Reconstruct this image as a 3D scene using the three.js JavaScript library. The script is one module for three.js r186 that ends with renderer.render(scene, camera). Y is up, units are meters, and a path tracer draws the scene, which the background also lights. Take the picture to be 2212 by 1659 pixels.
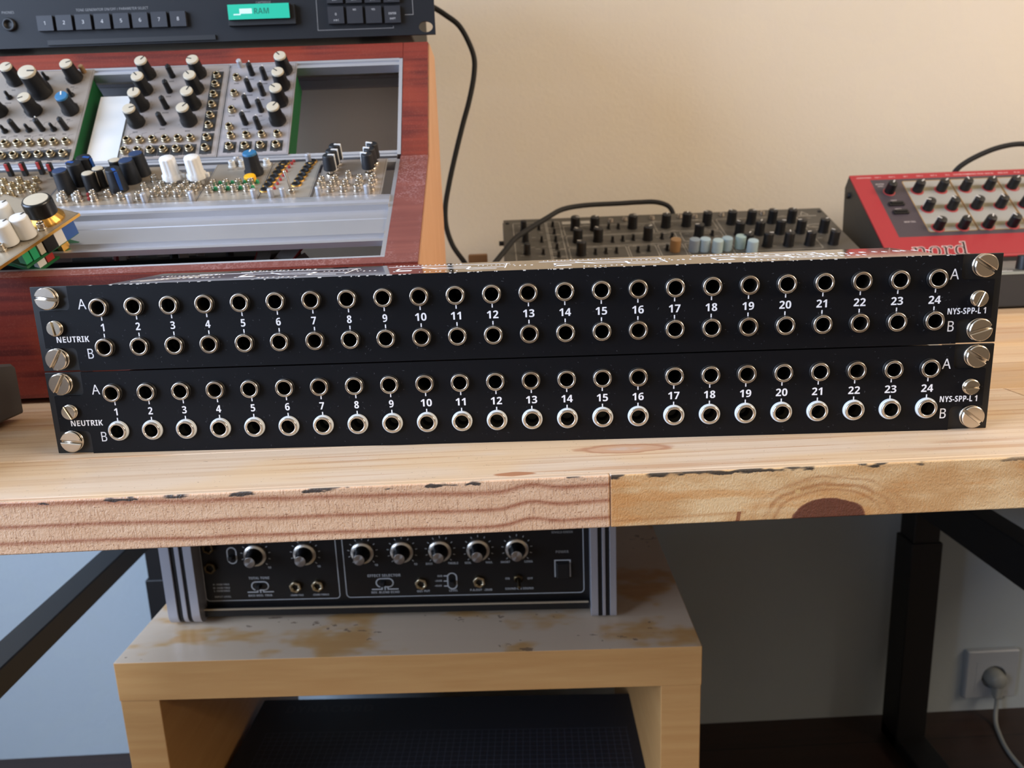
import * as THREE from 'three';
import { mergeGeometries } from 'three/addons/utils/BufferGeometryUtils.js';
import { RoundedBoxGeometry } from 'three/addons/geometries/RoundedBoxGeometry.js';
import { RectAreaLightUniformsLib } from 'three/addons/lights/RectAreaLightUniformsLib.js';

/* ------------------------------------------------------------------ camera, light, exposure */
const S = 0.001, R = Math.PI / 180;
const scene = new THREE.Scene();
scene.background = new THREE.Color(0x9fb4c8);
const camera = new THREE.PerspectiveCamera(52.556, 2212 / 1659, 0.02, 20);
camera.position.set(-0.0061, 0.8499, 1.1201);
camera.rotation.set(-13.016 * R, -1.066 * R, -2.209 * R, 'YXZ');
camera.focus = 0.40;
camera.userData.fStop = 15;
scene.add(camera);
const renderer = new THREE.WebGLRenderer({ antialias: true });
renderer.toneMapping = THREE.LinearToneMapping;
renderer.toneMappingExposure = 1.2;
renderer.shadowMap.enabled = true;
RectAreaLightUniformsLib.init();
/* the room: back wall at z = 0, x -1.6 .. 2.1, z 0 .. 2.75, ceiling 2.5 m */
const ROOM = { x0: -1600, x1: 2100, z1: 2750, h: 2500 };
/* windows: wall, centre along the wall, centre height, width, height (mm), light colour, radiance */
const WINDOWS = [
  { wall: 'left', c: 1370, y: 1420, w: 1700, h: 1560, color: 0xcbdfff, power: 8.6 },
  { wall: 'right', c: 1420, y: 1880, w: 1500, h: 850, color: 0xffe9d0, power: 10.2 },
];
function windowLight(q) {
  const l = new THREE.RectAreaLight(q.color, q.power, q.w * S, q.h * S);
  if (q.wall === 'left') { l.position.set((ROOM.x0 + 25) * S, q.y * S, q.c * S); l.lookAt(0, q.y * S, q.c * S); }
  else { l.position.set((ROOM.x1 - 25) * S, q.y * S, q.c * S); l.lookAt(0, q.y * S, q.c * S); }
  l.castShadow = true; scene.add(l);
}
WINDOWS.forEach(windowLight);

/* ------------------------------------------------------------------ helpers (all sizes in mm) */
let seed = 7;
const rnd = () => (seed = (seed * 16807) % 2147483647) / 2147483647;
const rr = (a, b) => a + (b - a) * rnd();
const taken = {};
const numbered = n => { const k = taken[n] = (taken[n] ?? -1) + 1; return k ? n + '_' + String(k).padStart(3, '0') : n; };
const at = (o, x, y, z) => { o.position.set(x * S, y * S, z * S); return o; };
function mesh(name, g, m, parent, x = 0, y = 0, z = 0) {
  const o = new THREE.Mesh(g, m); o.name = name; o.castShadow = o.receiveShadow = true; at(o, x, y, z); parent.add(o); return o;
}
function tag(o, label, category, group) { o.userData.label = label; o.userData.category = category; if (group) o.userData.group = group; return o; }
function thing(name, label, category, x = 0, y = 0, z = 0, group) {
  const o = new THREE.Group(); o.name = numbered(name); at(o, x, y, z); scene.add(o); return tag(o, label, category, group);
}
function struct(name, g, m, x = 0, y = 0, z = 0) { const o = mesh(name, g, m, scene, x, y, z); o.userData.kind = 'structure'; return o; }
const box = (w, h, d) => new THREE.BoxGeometry(w * S, h * S, d * S);
const rbox = (w, h, d, r = 1, s = 2) => new RoundedBoxGeometry(w * S, h * S, d * S, s, r * S);
const move = (g, x, y, z) => g.translate(x * S, y * S, z * S);
const V2 = (x, y) => new THREE.Vector2(x * S, y * S);
/* lathe around +z (out of a panel): points are [radius, height] */
const lathe = (pts, seg = 24) => new THREE.LatheGeometry(pts.map(p => V2(p[0], p[1])), seg).rotateX(Math.PI / 2);
const merge = gs => { gs = gs.map(g => { const n = g.index ? g.toNonIndexed() : g; for (const k of Object.keys(n.attributes)) if (!['position', 'normal', 'uv'].includes(k)) n.deleteAttribute(k); return n; }); return mergeGeometries(gs); };
function shape(pts) { const s = new THREE.Shape(); pts.forEach((p, i) => i ? s.lineTo(p[0] * S, p[1] * S) : s.moveTo(p[0] * S, p[1] * S)); s.closePath(); return s; }
const extr = (s, depth, bevel = 0) => new THREE.ExtrudeGeometry(s, { depth: depth * S, bevelEnabled: bevel > 0, bevelSize: bevel * S, bevelThickness: bevel * S, bevelOffset: -bevel * S, bevelSegments: 1, curveSegments: 20 });
/* a side profile given as [z, y], extruded along x from x0 to x1 */
const profileX = (pts, x0, x1, bevel = 0) => { const g = extr(shape(pts.map(p => [-p[0], p[1]])), x1 - x0 - 2 * bevel, bevel); g.rotateY(Math.PI / 2); g.translate((x0 + bevel) * S, 0, 0); return g; };
const tube = (pts, r, seg = 80, rs = 10) => new THREE.TubeGeometry(new THREE.CatmullRomCurve3(pts.map(p => new THREE.Vector3(p[0] * S, p[1] * S, p[2] * S))), seg, r * S, rs);
function flute(g, n, amp, zmax = 1e9) {
  const p = g.attributes.position;
  for (let i = 0; i < p.count; i++) {
    const x = p.getX(i), y = p.getY(i), r = Math.hypot(x, y); if (r < 1e-6 || p.getZ(i) > zmax * S) continue;
    const k = 1 - amp * S / r * (0.5 + 0.5 * Math.cos(n * Math.atan2(y, x))); p.setXY(i, x * k, y * k);
  }
  g.computeVertexNormals(); return g;
}
/* uv in metres from position and facing */
function metreUV(g, ox = 0, oy = 0) {
  if (g.index) g = g.toNonIndexed();
  const p = g.attributes.position, n = g.attributes.normal, uv = g.attributes.uv;
  for (let i = 0; i < p.count; i++) {
    const ax = Math.abs(n.getX(i)), ay = Math.abs(n.getY(i)), az = Math.abs(n.getZ(i));
    if (ay >= ax && ay >= az) uv.setXY(i, p.getX(i) + ox, p.getZ(i) + oy);
    else if (ax >= az) uv.setXY(i, p.getZ(i) + ox, p.getY(i) + oy);
    else uv.setXY(i, p.getX(i) + ox, p.getY(i) + oy);
  }
  return g;
}
/* noise */
const hash = (x, y, s) => { let h = Math.imul(x, 374761393) + Math.imul(y, 668265263) + Math.imul(s, 982451653); h = Math.imul(h ^ (h >>> 13), 1274126177); return ((h ^ (h >>> 16)) >>> 0) / 4294967296; };
function vn(x, y, s = 0) {
  const xi = Math.floor(x), yi = Math.floor(y), fx = x - xi, fy = y - yi, u = fx * fx * (3 - 2 * fx), v = fy * fy * (3 - 2 * fy);
  return (hash(xi, yi, s) * (1 - u) + hash(xi + 1, yi, s) * u) * (1 - v) + (hash(xi, yi + 1, s) * (1 - u) + hash(xi + 1, yi + 1, s) * u) * v;
}
const fbm = (x, y, s = 0, o = 4) => { let a = 0, w = 0.5, t = 0; for (let i = 0; i < o; i++) { a += w * vn(x, y, s + i); t += w; w *= 0.5; x *= 2.03; y *= 2.03; } return a / t; };
const mix = (a, b, t) => [a[0] + (b[0] - a[0]) * t, a[1] + (b[1] - a[1]) * t, a[2] + (b[2] - a[2]) * t];
const ss = (a, b, x) => { const t = Math.min(1, Math.max(0, (x - a) / (b - a))); return t * t * (3 - 2 * t); };
/* computed texture: fn(x, y) with x right and y up, in pixels */
function dtex(w, h, fn, srgb = true) {
  const d = new Uint8Array(w * h * 4);
  for (let y = 0; y < h; y++) for (let x = 0; x < w; x++) { const c = fn(x, y), i = (y * w + x) * 4; d[i] = c[0]; d[i + 1] = c[1]; d[i + 2] = c[2]; d[i + 3] = 255; }
  const t = new THREE.DataTexture(d, w, h); t.magFilter = t.minFilter = THREE.LinearFilter; t.wrapS = t.wrapT = THREE.MirroredRepeatWrapping;
  if (srgb) t.colorSpace = THREE.SRGBColorSpace; t.needsUpdate = true; return t;
}
function ctex(w, h, draw) {
  const c = document.createElement('canvas'); c.width = w; c.height = h; const x = c.getContext('2d'); draw(x, w, h);
  const t = new THREE.CanvasTexture(c); t.colorSpace = THREE.SRGBColorSpace; t.magFilter = THREE.LinearFilter; return t;
}
const rep = (t, size) => { t.repeat.set(1 / size, 1 / size); return t; };
const std = (color, roughness = 0.6, metalness = 0, extra = {}) => new THREE.MeshPhysicalMaterial({ color, roughness, metalness, ...extra });

/* ------------------------------------------------------------------ materials */
const grainBump = rep(dtex(256, 256, (x, y) => { const v = 255 * fbm(x / 6, y / 6, 3, 4); return [v, v, v]; }, false), 0.04);
const wallBump = rep(dtex(512, 512, (x, y) => { const v = 255 * fbm(x / 9, y / 9, 11, 5); return [v, v, v]; }, false), 0.25);
const M = {
  black: std(0x0b0b0c, 0.55), blackGloss: std(0x0d0d0f, 0.28), blackSatin: std(0x0e0f11, 0.45), charcoal: std(0x2a2b2d, 0.6),
  rubber: std(0x131313, 0.75), knob: std(0x0f0f10, 0.5), knobGrey: std(0x171a1f, 0.48),
  cream: std(0xbcb29c, 0.5), white: std(0xe4e2dc, 0.4), offWhite: std(0xd9d8d2, 0.35), blueCap: std(0x2c6c96, 0.45), deepBlue: std(0x1f4f97, 0.4), darkBlue: std(0x263a5c, 0.5),
  red: std(0xa3322f, 0.5), yellow: std(0xf2b418, 0.4), green: std(0x2d9d6a, 0.4), pcb: std(0x1c6136, 0.45), gold: std(0xc79a4d, 0.35, 0.8),
  alu: std(0xc3c4c9, 0.42, 0.75), aluDull: std(0xb4b4b6, 0.5, 0.5), nickel: std(0xd3ccc2, 0.2, 1), nickelDull: std(0xb9aea0, 0.28, 1), brass: std(0xb8a98c, 0.26, 1), chrome: std(0xcdc4b5, 0.22, 1),
  frameBlack: std(0x0b0b0d, 0.5), print: std(0xe6e4dc, 0.6), grey: std(0x55565a, 0.6), tan: std(0x8a6a45, 0.7),
};

/* wood of the desk: pine, grain along x */
const PINE = [216, 181, 141], PINE2 = [190, 147, 105];
function pineTop(w, h, mmW, mmH, sd, spots) {
  return dtex(w, h, (px, py) => {
    const x = px / w * mmW, y = py / h * mmH;
    const g = fbm(x / 130, y / 2.2, sd, 4), g2 = fbm(x / 40, y / 0.9, sd + 20, 3), c = fbm(x / 70, y / 26, sd + 40, 3);
    let col = mix([224, 204, 180], [202, 172, 140], 0.75 * ss(0.35, 0.75, g) * 0.7 + 0.3 * g2);
    col = mix(col, [224, 188, 140], 0.5 * ss(0.4, 0.7, c));
    col = mix(col, [182, 134, 96], 0.45 * ss(0.66, 0.74, fbm(x / 160, y / 3.4, sd + 60, 3)));
    if (vn(x * 0.9, y * 2.2, sd + 80) > 0.965) col = mix(col, [90, 70, 55], 0.5);
    for (const s of spots) {
      const wob = 1 + 0.3 * (fbm(x / 5, y / 5, sd + 90, 2) - 0.5), dx = (x - s.x) / s.rx * wob, dy = (y - s.y) / s.ry * wob, d = Math.hypot(dx, dy);
      if (d < 1.6) col = mix(col, s.c, s.k * (1 - ss(0.85, 1.15, d)));
      if (s.ring && d > 0.8 && d < 1.5) col = mix(col, s.ring, 0.6 * ss(0.8, 0.98, d) * (1 - ss(1.02, 1.3, d)));
      if (s.core && d < 0.6) col = mix(col, s.core, 0.7 * (1 - ss(0.2, 0.6, d)) * fbm(x / 2, y / 2, sd + 95, 3) * 1.6);
    }
    return col;
  });
}
const topLeftTex = pineTop(2048, 256, 500, 60, 101, [{ x: 249.5, y: 7, rx: 9, ry: 2.6, c: [160, 96, 58], k: 0.7 }, { x: 305, y: 37, rx: 20, ry: 6, c: [200, 158, 126], k: 0.75, ring: [172, 118, 86], core: [206, 188, 174] }]);
const pineTex = pineTop(1024, 1024, 400, 120, 171, []); pineTex.repeat.set(1 / 0.4, 1 / 0.12);
/* front edge of the desk */
const edgeLeftTex = dtex(2048, 172, (px, py) => {
  const x = px / 2048 * 305, y = py / 172 * 25.3, f = 1 - y / 25.3, t = (x - 26) / 230;            // f: 0 at the top
  let col = mix([230, 194, 160], [216, 174, 138], fbm(x / 12, y / 5, 201, 4));
  const wave = 0.1 * Math.exp(-(((x - 269) / 9) ** 2)) * -1 + 0.03 * (fbm(x / 40, 1.5, 205, 2) - 0.5) * 2;
  const lines = [[0.05 + 0.2 * t, 0.05], [0.47 + 0.1 * t, 0.042], [0.78 + 0.11 * t, 0.04]];
  for (const [c, wd] of lines) { const d = f - (c + wave - Math.max(0, t - 1) * 0.5); const k = Math.exp(-((d / wd) ** 2)) * (d < 0 ? 1 : 0.75); col = mix(col, [142, 79, 54], 0.8 * k * (0.6 + 0.5 * fbm(x / 5, y / 2, 209, 3))); }
  if (hash(Math.floor(x * 1.6), Math.floor(y * 0.55), 221) > 0.93 && Math.abs(((y * 0.55) % 1) - 0.5) < 0.07) col = mix(col, [110, 66, 44], 0.6);      // pores across
  if (hash(Math.floor(x * 3.2), Math.floor(y * 0.35), 223) > 0.9 && Math.abs(((x * 3.2) % 1) - 0.5) < 0.22) col = mix(col, [120, 74, 50], 0.55);       // pores along
  if (f < 0.05 + 0.06 * fbm(x / 3, y / 3, 231, 3)) col = mix(col, [52, 48, 46], 0.85 * ss(0.58, 0.68, fbm(x / 9, y / 3, 227, 3)));                     // dirt on the arris
  return col;
});
const edgeRightTex = dtex(2048, 172, (px, py) => {
  const x = px / 2048 * 305, y = py / 172 * 25.3, f = 1 - y / 25.3;
  let col = mix([230, 196, 148], [206, 160, 108], ss(0.25, 0.75, fbm(x / 22, y / 9, 301, 4))); col = mix(col, [206, 140, 78], 0.45 * ss(0.52, 0.72, fbm(x / 34, y / 7, 307, 4)));
  const dx = (x - 100) / 17, dy = (y - 0.5) / 9, d = Math.hypot(dx, dy) * (1 + 0.12 * (fbm(x / 6, y / 4, 303, 3) - 0.5));
  for (const [r0, wd, k] of [[1.45, 0.07, 0.35], [1.75, 0.09, 0.45], [2.1, 0.08, 0.3]]) col = mix(col, [150, 92, 52], k * Math.exp(-(((d - r0) / wd) ** 2)) * (dx > -1.6 && dx < 1.2 ? 1 : 0.4));
  col = mix(col, [94, 56, 42], 0.92 * (1 - ss(0.93, 1.03, d))); if (d < 1) col = mix(col, [122, 72, 56], 0.7 * fbm(x / 1.5, y / 1.5, 305, 3));
  col = mix(col, [176, 118, 70], 0.4 * Math.exp(-(((f - 0.86 + 0.0009 * (x - 20)) / 0.03) ** 2)) * (x < 62 ? 1 : 0));
  if (Math.abs(x - 58.5 - (y - 2.5) * 0.15) < 0.9 && y < 5) col = mix(col, [140, 84, 56], 0.8);
  if (x > 84 && x < 86.5 && Math.abs(y - 13.5) < 0.9) col = mix(col, [226, 190, 130], 0.7);
  if (f < 0.05 + 0.06 * fbm(x / 3, y / 3, 311, 3)) col = mix(col, [52, 48, 44], 0.85 * ss(0.5, 0.62, fbm(x / 11, y / 3, 317, 3)) * (x < 175 ? 1 : 0.5));
  if (x < 0.35) col = [150, 100, 66];
  return col;
});
const edgeBump = rep(dtex(512, 512, (x, y) => { const v = 255 * (0.7 * fbm(x / 7, y / 9, 401, 3) + 0.3 * fbm(x / 3, y / 3, 403, 2)); return [v, v, v]; }, false), 1);
edgeBump.repeat.set(6, 0.5);
const pineMat = (map, extra = {}) => std(0xffffff, 0.5, 0, { map, ...extra });
M.pineTopL = pineMat(topLeftTex); 
M.pineEdgeL = pineMat(edgeLeftTex, { roughness: 0.42, bumpMap: edgeBump, bumpScale: 0.00028 }); M.pineEdgeR = pineMat(edgeRightTex, { roughness: 0.42, bumpMap: edgeBump, bumpScale: 0.00028 });
M.pine = [0xffffff, 0xf3e6d6, 0xfff4e2, 0xeadcc8].map(c => std(c, 0.5, 0, { map: pineTex }));
/* red stained mahogany of the case */
const redTex = dtex(1024, 1024, (px, py) => {
  const x = px / 1024 * 300, y = py / 1024 * 300, g = fbm(x / 90, y / 3, 501, 4), c = fbm(x / 50, y / 30, 507, 3);
  let col = mix([122, 44, 30], [88, 28, 20], ss(0.3, 0.7, g)); col = mix(col, [138, 54, 32], 0.6 * ss(0.45, 0.75, c));
  const sp = fbm(x / 0.8, y / 0.8, 511, 3); col = mix(col, [140, 80, 66], 0.35 * ss(0.55, 0.8, sp));
  return col;
}); rep(redTex, 0.3);
const redDustTex = dtex(1024, 1024, (px, py) => {                       // the same wood under a dull scuffed bloom
  const x = px / 1024 * 150, y = py / 1024 * 150, g = fbm(x / 60, y / 4, 541, 4);
  let col = mix([136, 78, 68], [110, 58, 52], g); const sp = fbm(x / 0.9, y / 0.9, 545, 3), bl = fbm(x / 22, y / 22, 547, 3);
  col = mix(col, [160, 124, 122], 0.75 * ss(0.45, 0.75, sp) * ss(0.3, 0.6, bl)); return col;
}); rep(redDustTex, 0.15);
M.redWood = std(0xffffff, 0.42, 0, { map: redTex }); M.redBloom = std(0xffffff, 0.5, 0, { map: redDustTex });
M.rawBack = std(0xf6edd8, 0.7);
M.bounceLitWood = std(0xffffff, 0.6, 0, { map: rep(dtex(512, 512, (x, y) => mix([206, 164, 130], [194, 148, 112], fbm(x / 40, y / 90, 561, 4))), 0.25) });  // same case wood, recoloured as if lit by warm wall bounce
/* honey veneer of the side table, worn top also paled to paint in window sheen */
const birch = (wearSheen) => dtex(1024, 1024, (px, py) => {
  const x = px / 1024 * 600, y = py / 1024 * 600; let col = mix([216, 168, 108], [200, 148, 90], fbm(x / 60, y / 5, 601, 4));
  if (wearSheen) {
    const b = fbm(x / 60, y / 34, 607, 4); col = mix(col, [222, 206, 186], 0.85 * ss(0.24, 0.46, b)); col = mix(col, [214, 176, 122], 0.3 * (1 - ss(0.3, 0.38, b)));
    if (fbm(x / 9, y / 5, 611, 3) > 0.77 && fbm(x / 70, y / 30, 615, 2) > 0.55) col = mix(col, [112, 92, 78], 0.6);
  }
  return col;
});
const birchTop = rep(birch(true), 0.6), birchTex = rep(birch(false), 0.6);
M.birchTop = std(0xffffff, 0.27, 0, { map: birchTop }); M.birch = std(0xffffff, 0.4, 0, { map: birchTex });
/* wall, ceiling and floor colours */
const wallTex = (a, b, sd) => rep(dtex(512, 512, (x, y) => mix(a, b, fbm(x / 70, y / 70, sd, 5))), 1.6);
M.wallCream = std(0xffffff, 0.85, 0, { map: wallTex([219, 208, 188], [213, 202, 181], 701), bumpMap: wallBump, bumpScale: 0.00025 });
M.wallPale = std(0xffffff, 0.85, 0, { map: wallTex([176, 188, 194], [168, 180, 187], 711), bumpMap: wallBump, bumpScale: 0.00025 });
M.ceil = std(0xb9b4a8, 0.9); M.wallTan = std(0x8c7d69, 0.9);
M.floor = std(0xffffff, 0.4, 0, { map: rep(dtex(512, 512, (x, y) => { const c = mix([58, 40, 32], [42, 29, 24], fbm(x / 90, y / 5, 721, 4)); return y % 64 < 2 ? mix(c, [20, 12, 10], 0.8) : c; }), 0.7) });

/* ------------------------------------------------------------------ the room */
{
  const { x0, x1, z1, h } = ROOM, T = 120, w = x1 - x0, cx = (x0 + x1) / 2, split = 700;
  struct('floor', metreUV(box(w + 2 * T, T, z1 + 2 * T)), M.floor, cx, -T / 2, z1 / 2);
  struct('ceiling', box(w + 2 * T, T, z1 + 2 * T), M.ceil, cx, h + T / 2, z1 / 2);
  const wb = struct('wall_back', metreUV(box(w + 2 * T, h - split, T)), M.wallCream, cx, (h + split) / 2, -T / 2);
  mesh('lower_wall', metreUV(box(w + 2 * T, split, T)), M.wallPale, wb, 0, -(h) / 2, 0);  // lower part of the back wall, in a paler and bluer tone
  struct('wall_front', metreUV(box(w, h, T)), M.wallTan, cx, h / 2, z1 + T / 2);
  const holed = (len, q) => {                                          // wall with one window opening, in the xy plane, from 0 to len
    const s = shape([[0, 0], [len, 0], [len, h], [0, h]]); const a = q.c - q.w / 2, b = q.c + q.w / 2, c = q.y - q.h / 2, d = q.y + q.h / 2;
    const hole = new THREE.Path(); hole.moveTo(a * S, c * S); hole.lineTo(a * S, d * S); hole.lineTo(b * S, d * S); hole.lineTo(b * S, c * S); hole.closePath(); s.holes.push(hole);
    return extr(s, T);
  };
  const [wl, wr] = WINDOWS;
  struct('wall_left', metreUV(holed(z1, { ...wl, c: z1 - wl.c }).rotateY(Math.PI / 2)), M.wallTan, x0 - T, 0, z1);
  struct('wall_right', metreUV(holed(z1, { ...wr, c: z1 - wr.c }).rotateY(Math.PI / 2)), M.wallTan, x1, 0, z1);
  WINDOWS.forEach((q, i) => {
    const g = []; const t = 50; for (const s of [-1, 1]) { g.push(move(box(t, q.h, 60), s * (q.w - t) / 2, 0, 0), move(box(q.w, t, 60), 0, s * (q.h - t) / 2, 0)); } g.push(box(t, q.h, 50));
    const f = struct('window_' + (i + 1), merge(g), M.white, q.wall === 'left' ? x0 - 70 : x1 + 70, q.y, q.c);
    f.rotation.y = Math.PI / 2;
    const pane = new THREE.MeshStandardMaterial({ color: 0x222222, roughness: 0.4, emissive: q.color, emissiveIntensity: 1.6 });
    const p = mesh('pane', box(q.w - 20, q.h - 20, 8), pane, f, 0, 0, q.wall === 'left' ? -25 : 25);
    p.castShadow = false;
  });
}

/* ------------------------------------------------------------------ desk */
const DT = 730, DE = 791;                       // desk top height, front edge z
{
  const d = thing('desk', 'thick pine desk with scuffed front edge on a black steel frame', 'desk', 60, 0, 400);
  const ox = 60, oz = 400, th = 25.3;
  const stave = (xa, xb, za, zb, mats) => {
    const g = rbox(xb - xa, th, zb - za, 0.9, 2), p = g.attributes.position, n = g.attributes.normal, uv = g.attributes.uv, idx = [[], []];
    const gi = g.index ? g.toNonIndexed() : g, P = gi.attributes.position, N = gi.attributes.normal, U = gi.attributes.uv; gi.clearGroups();
    let order = [];
    for (let i = 0; i < P.count; i += 3) {
      const nz = N.getZ(i) + N.getZ(i + 1) + N.getZ(i + 2); const front = nz > 1.4; order.push([front ? 1 : 0, i]);
      for (let k = i; k < i + 3; k++) {
        const x = P.getX(k) / S + (xa + xb) / 2, y = P.getY(k) / S + th / 2, z = P.getZ(k) / S + (za + zb) / 2;
        if (mats.length === 2) { const x0 = xb > 100 ? 42.3 : -262.7; if (front) U.setXY(k, (x - x0) / 305, y / th); else U.setXY(k, (x + 250) / 500, (DE - z) / 60); } else if (mats[0] === M.pineTopL) U.setXY(k, (x + 250) / 500, (DE - z) / 60); else U.setXY(k, x * S + za * 0.013, z * S);
      }
    }
    if (mats.length === 2) {                    // two faces of one stave: top grain and front edge
      const f = order.filter(o => o[0]).map(o => o[1]), r = order.filter(o => !o[0]).map(o => o[1]), ix = []; for (const l of [r, f]) for (const i of l) ix.push(i, i + 1, i + 2);
      gi.setIndex(ix); gi.addGroup(0, r.length * 3, 0); gi.addGroup(r.length * 3, f.length * 3, 1);
    }
    return mesh('plank', gi, mats.length === 2 ? mats : mats[0], d, (xa + xb) / 2 - ox, DT - th / 2, (za + zb) / 2 - oz);
  };
  stave(-585, 1250, DE - 60, DE - 4, [M.pineTopL]);
  stave(-585, 42.25, DE - 4, DE, [M.pineTopL, M.pineEdgeL]);
  stave(42.35, 1250, DE - 4, DE, [M.pineTopL, M.pineEdgeR]);
  let z = DE - 60.3, k = 0; const widths = [62, 70, 66, 72, 64, 70, 66, 72, 68, 64, 60];
  for (const w of widths) { const za = Math.max(16, z - w); if (za >= z - 8) break; const cut = [300, -120, 520, 80, -300, 260, 420, -60, 180, 340, 0][k]; stave(-585, cut, za, z, [M.pine[k % 4]]); stave(cut + 0.3, 1250, za, z, [M.pine[(k + 2) % 4]]); z = za - 0.3; k++; }
  for (const [x, sx] of [[-500, -1], [610, 1]]) {                          // rear legs with side rails running forward
    mesh('leg', rbox(46, 345, 46, 2), M.frameBlack, d, x - ox, 172.5, 62 - oz); mesh('leg_insert', rbox(39, 372, 39, 2), M.frameBlack, d, x - ox, 518, 62 - oz);
    mesh('side_rail', rbox(32, sx < 0 ? 27 : 52, 560, 2), M.frameBlack, d, x + (sx < 0 ? 5 : -6) - ox, sx < 0 ? 434 : 420, 365 - oz);
    mesh('top_bearer', rbox(46, 24, 640, 2), M.frameBlack, d, x - ox, 692, 380 - oz); mesh('foot', rbox(46, 22, 640, 2), M.frameBlack, d, x - ox, 11, 360 - oz);
    mesh('leg', rbox(46, 690, 46, 2), M.frameBlack, d, x + sx * 0 - ox, 345, 668 - oz);
  }
}

/* ------------------------------------------------------------------ patch panels */
const PW = 482.6, PH = 43.7, J0 = 35.6, JP = 18.046, JA = 32.6, JB = 12.1, PX = 8.488;
const faceTex = (sd, nameless) => ctex(2048, 768, (c) => {
  seed = sd;
  const specks = []; for (let i = 0; i < 520; i++) specks.push([rr(4, 478), rr(0.5, 43), rr(0.15, 0.8), rr(0, 6.3), rr(0.08, 0.4), rnd()]);
  const chips = []; for (let i = 0; i < 120; i++) chips.push([rr(24, 458), rr(0.3, 1.6), rr(0.1, 0.5)]);
  for (let h = 0; h < 2; h++) {
    c.save(); c.beginPath(); c.rect(0, 384 * h, 2048, 384); c.clip(); c.translate(-2048 * h, 384 * h + 7); c.scale(PX, PX);
    c.fillStyle = '#0b0c10'; c.fillRect(-5, -5, 500, 60);
    c.lineCap = 'round';
    for (const [x, y, l, a, o, q] of specks) { c.strokeStyle = `rgba(200,205,210,${o * 1.15})`; c.lineWidth = 0.16; c.beginPath(); c.moveTo(x, y); c.quadraticCurveTo(x + l, y + (q - 0.5), x + l * Math.cos(a), y + l * Math.sin(a)); c.stroke(); }
    if (nameless) { c.fillStyle = '#d8d6d0'; for (const [x, w, t] of chips) c.fillRect(x, -0.3, w, t + 0.25); }
    c.fillStyle = '#f0f0f2'; c.textAlign = 'center'; c.textBaseline = 'middle';
    const fit = (t, x, y, w, font) => { c.font = font; c.save(); c.translate(x, y); const m = c.measureText(t).width; if (w) c.scale(w / m, 1); c.fillText(t, 0, 0.1); c.restore(); };
    for (let n = 1; n <= 24; n++) {
      const x = J0 + (n - 1) * JP; fit(String(n), x, PH - 22.35, n < 10 ? 2.75 : 6.2, 'bold 5.5px sans-serif');
      c.fillRect(x - 0.32, PH - 27.6, 0.64, 1.9); c.fillRect(x - 0.32, PH - 19, 0.64, 1.9);
    }
    for (const [t, x, y] of [['A', 26.5, 34.4], ['B', 26.9, 8.9], ['A', 459.2, 34.4], ['B', 459.4, 8.8]]) fit(t, x, PH - y, t === 'A' ? 4.3 : 3.9, '7.3px sans-serif');
    fit('NEUTRIK', 18.8, PH - 16.7, 17.4, 'bold 4.2px sans-serif'); fit('NYS-SPP-L 1', 466.7, PH - 16.3, 19.2, 'bold 4.2px sans-serif');
    c.restore();
  }
});
function plateHalf(x0, x1) {
  const s = new THREE.Shape(), L = x0 < 1, e = L ? 4 : PW - 4, m = PW / 2, nx = L ? 20 : PW - 20, dir = L ? 1 : -1, r = 3 * dir, nh = 12.3;
  const p = (x, y, f = 'lineTo') => s[f](x * S, y * S);
  p(m, 0, 'moveTo'); p(nx, 0); p(nx, nh - 3); s.quadraticCurveTo(nx * S, nh * S, (nx - r) * S, nh * S); p(e, nh); p(e, PH - nh); p(nx - r, PH - nh); s.quadraticCurveTo(nx * S, (PH - nh) * S, nx * S, (PH - nh + 3) * S); p(nx, PH); p(m, PH); s.closePath();
  for (let n = 0; n < 24; n++) { const x = J0 + n * JP; if ((x < m) !== L) continue; for (const y of [JA, JB]) { const h = new THREE.Path(); h.absarc(x * S, y * S, 4.2 * S, 0, Math.PI * 2, true); s.holes.push(h); } }
  const g = extr(s, 1.5), P = g.attributes.position, U = g.attributes.uv;
  for (let i = 0; i < P.count; i++) { const x = P.getX(i) / S, y = P.getY(i) / S; U.setXY(i, (x - (L ? 0 : 241.27)) * PX / 2048, 1 - (7 + (PH - y) * PX + (L ? 0 : 384)) / 768); }
  return g;
}
const plateGeo = merge([plateHalf(0, 0), plateHalf(PW, PW)]);
const ringGeo = lathe([[3.2, -4], [3.2, 1.3], [3.3, 2.1], [3.55, 2.5], [3.8, 2.58], [4.3, 2.58], [4.56, 2.42], [4.68, 2.1], [4.7, 1.6], [4.52, 1.45], [4.7, 1.3], [4.75, 0.4]].reverse(), 36);
const collarGeo = lathe([[4.95, 0], [4.95, 0.35], [4.8, 0.6], [4.3, 0.6]], 32);
const collarTall = lathe([[5.3, 0], [5.3, 0.9], [5.12, 1.55], [4.85, 1.8], [4.4, 1.8]], 32);
const boreGeo = lathe([[3.21, -3.8], [3.21, -16], [0, -16]].reverse(), 24); const plugGeo = lathe([[2.9, -9], [0, -9]], 20);
function screwGeo(r, h, slot) {
  const seg = (sgn) => { const a = Math.asin(slot / 2 / r), s = new THREE.Shape(); s.absarc(0, 0, r * S, sgn > 0 ? a : Math.PI + a, sgn > 0 ? Math.PI - a : 2 * Math.PI - a, false); s.closePath(); const g = extr(s, h * 0.5 - 0.9, 0.45); return move(g, 0, 0, h * 0.5 + 0.45); };
  return merge([lathe([[r, 0], [r, h * 0.55], [0, h * 0.55]], 32), seg(1), seg(-1)]);
}
const bigScrew = screwGeo(5.6, 3.8, 1.5), smallScrew = screwGeo(3.9, 2.6, 1.1);
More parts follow.
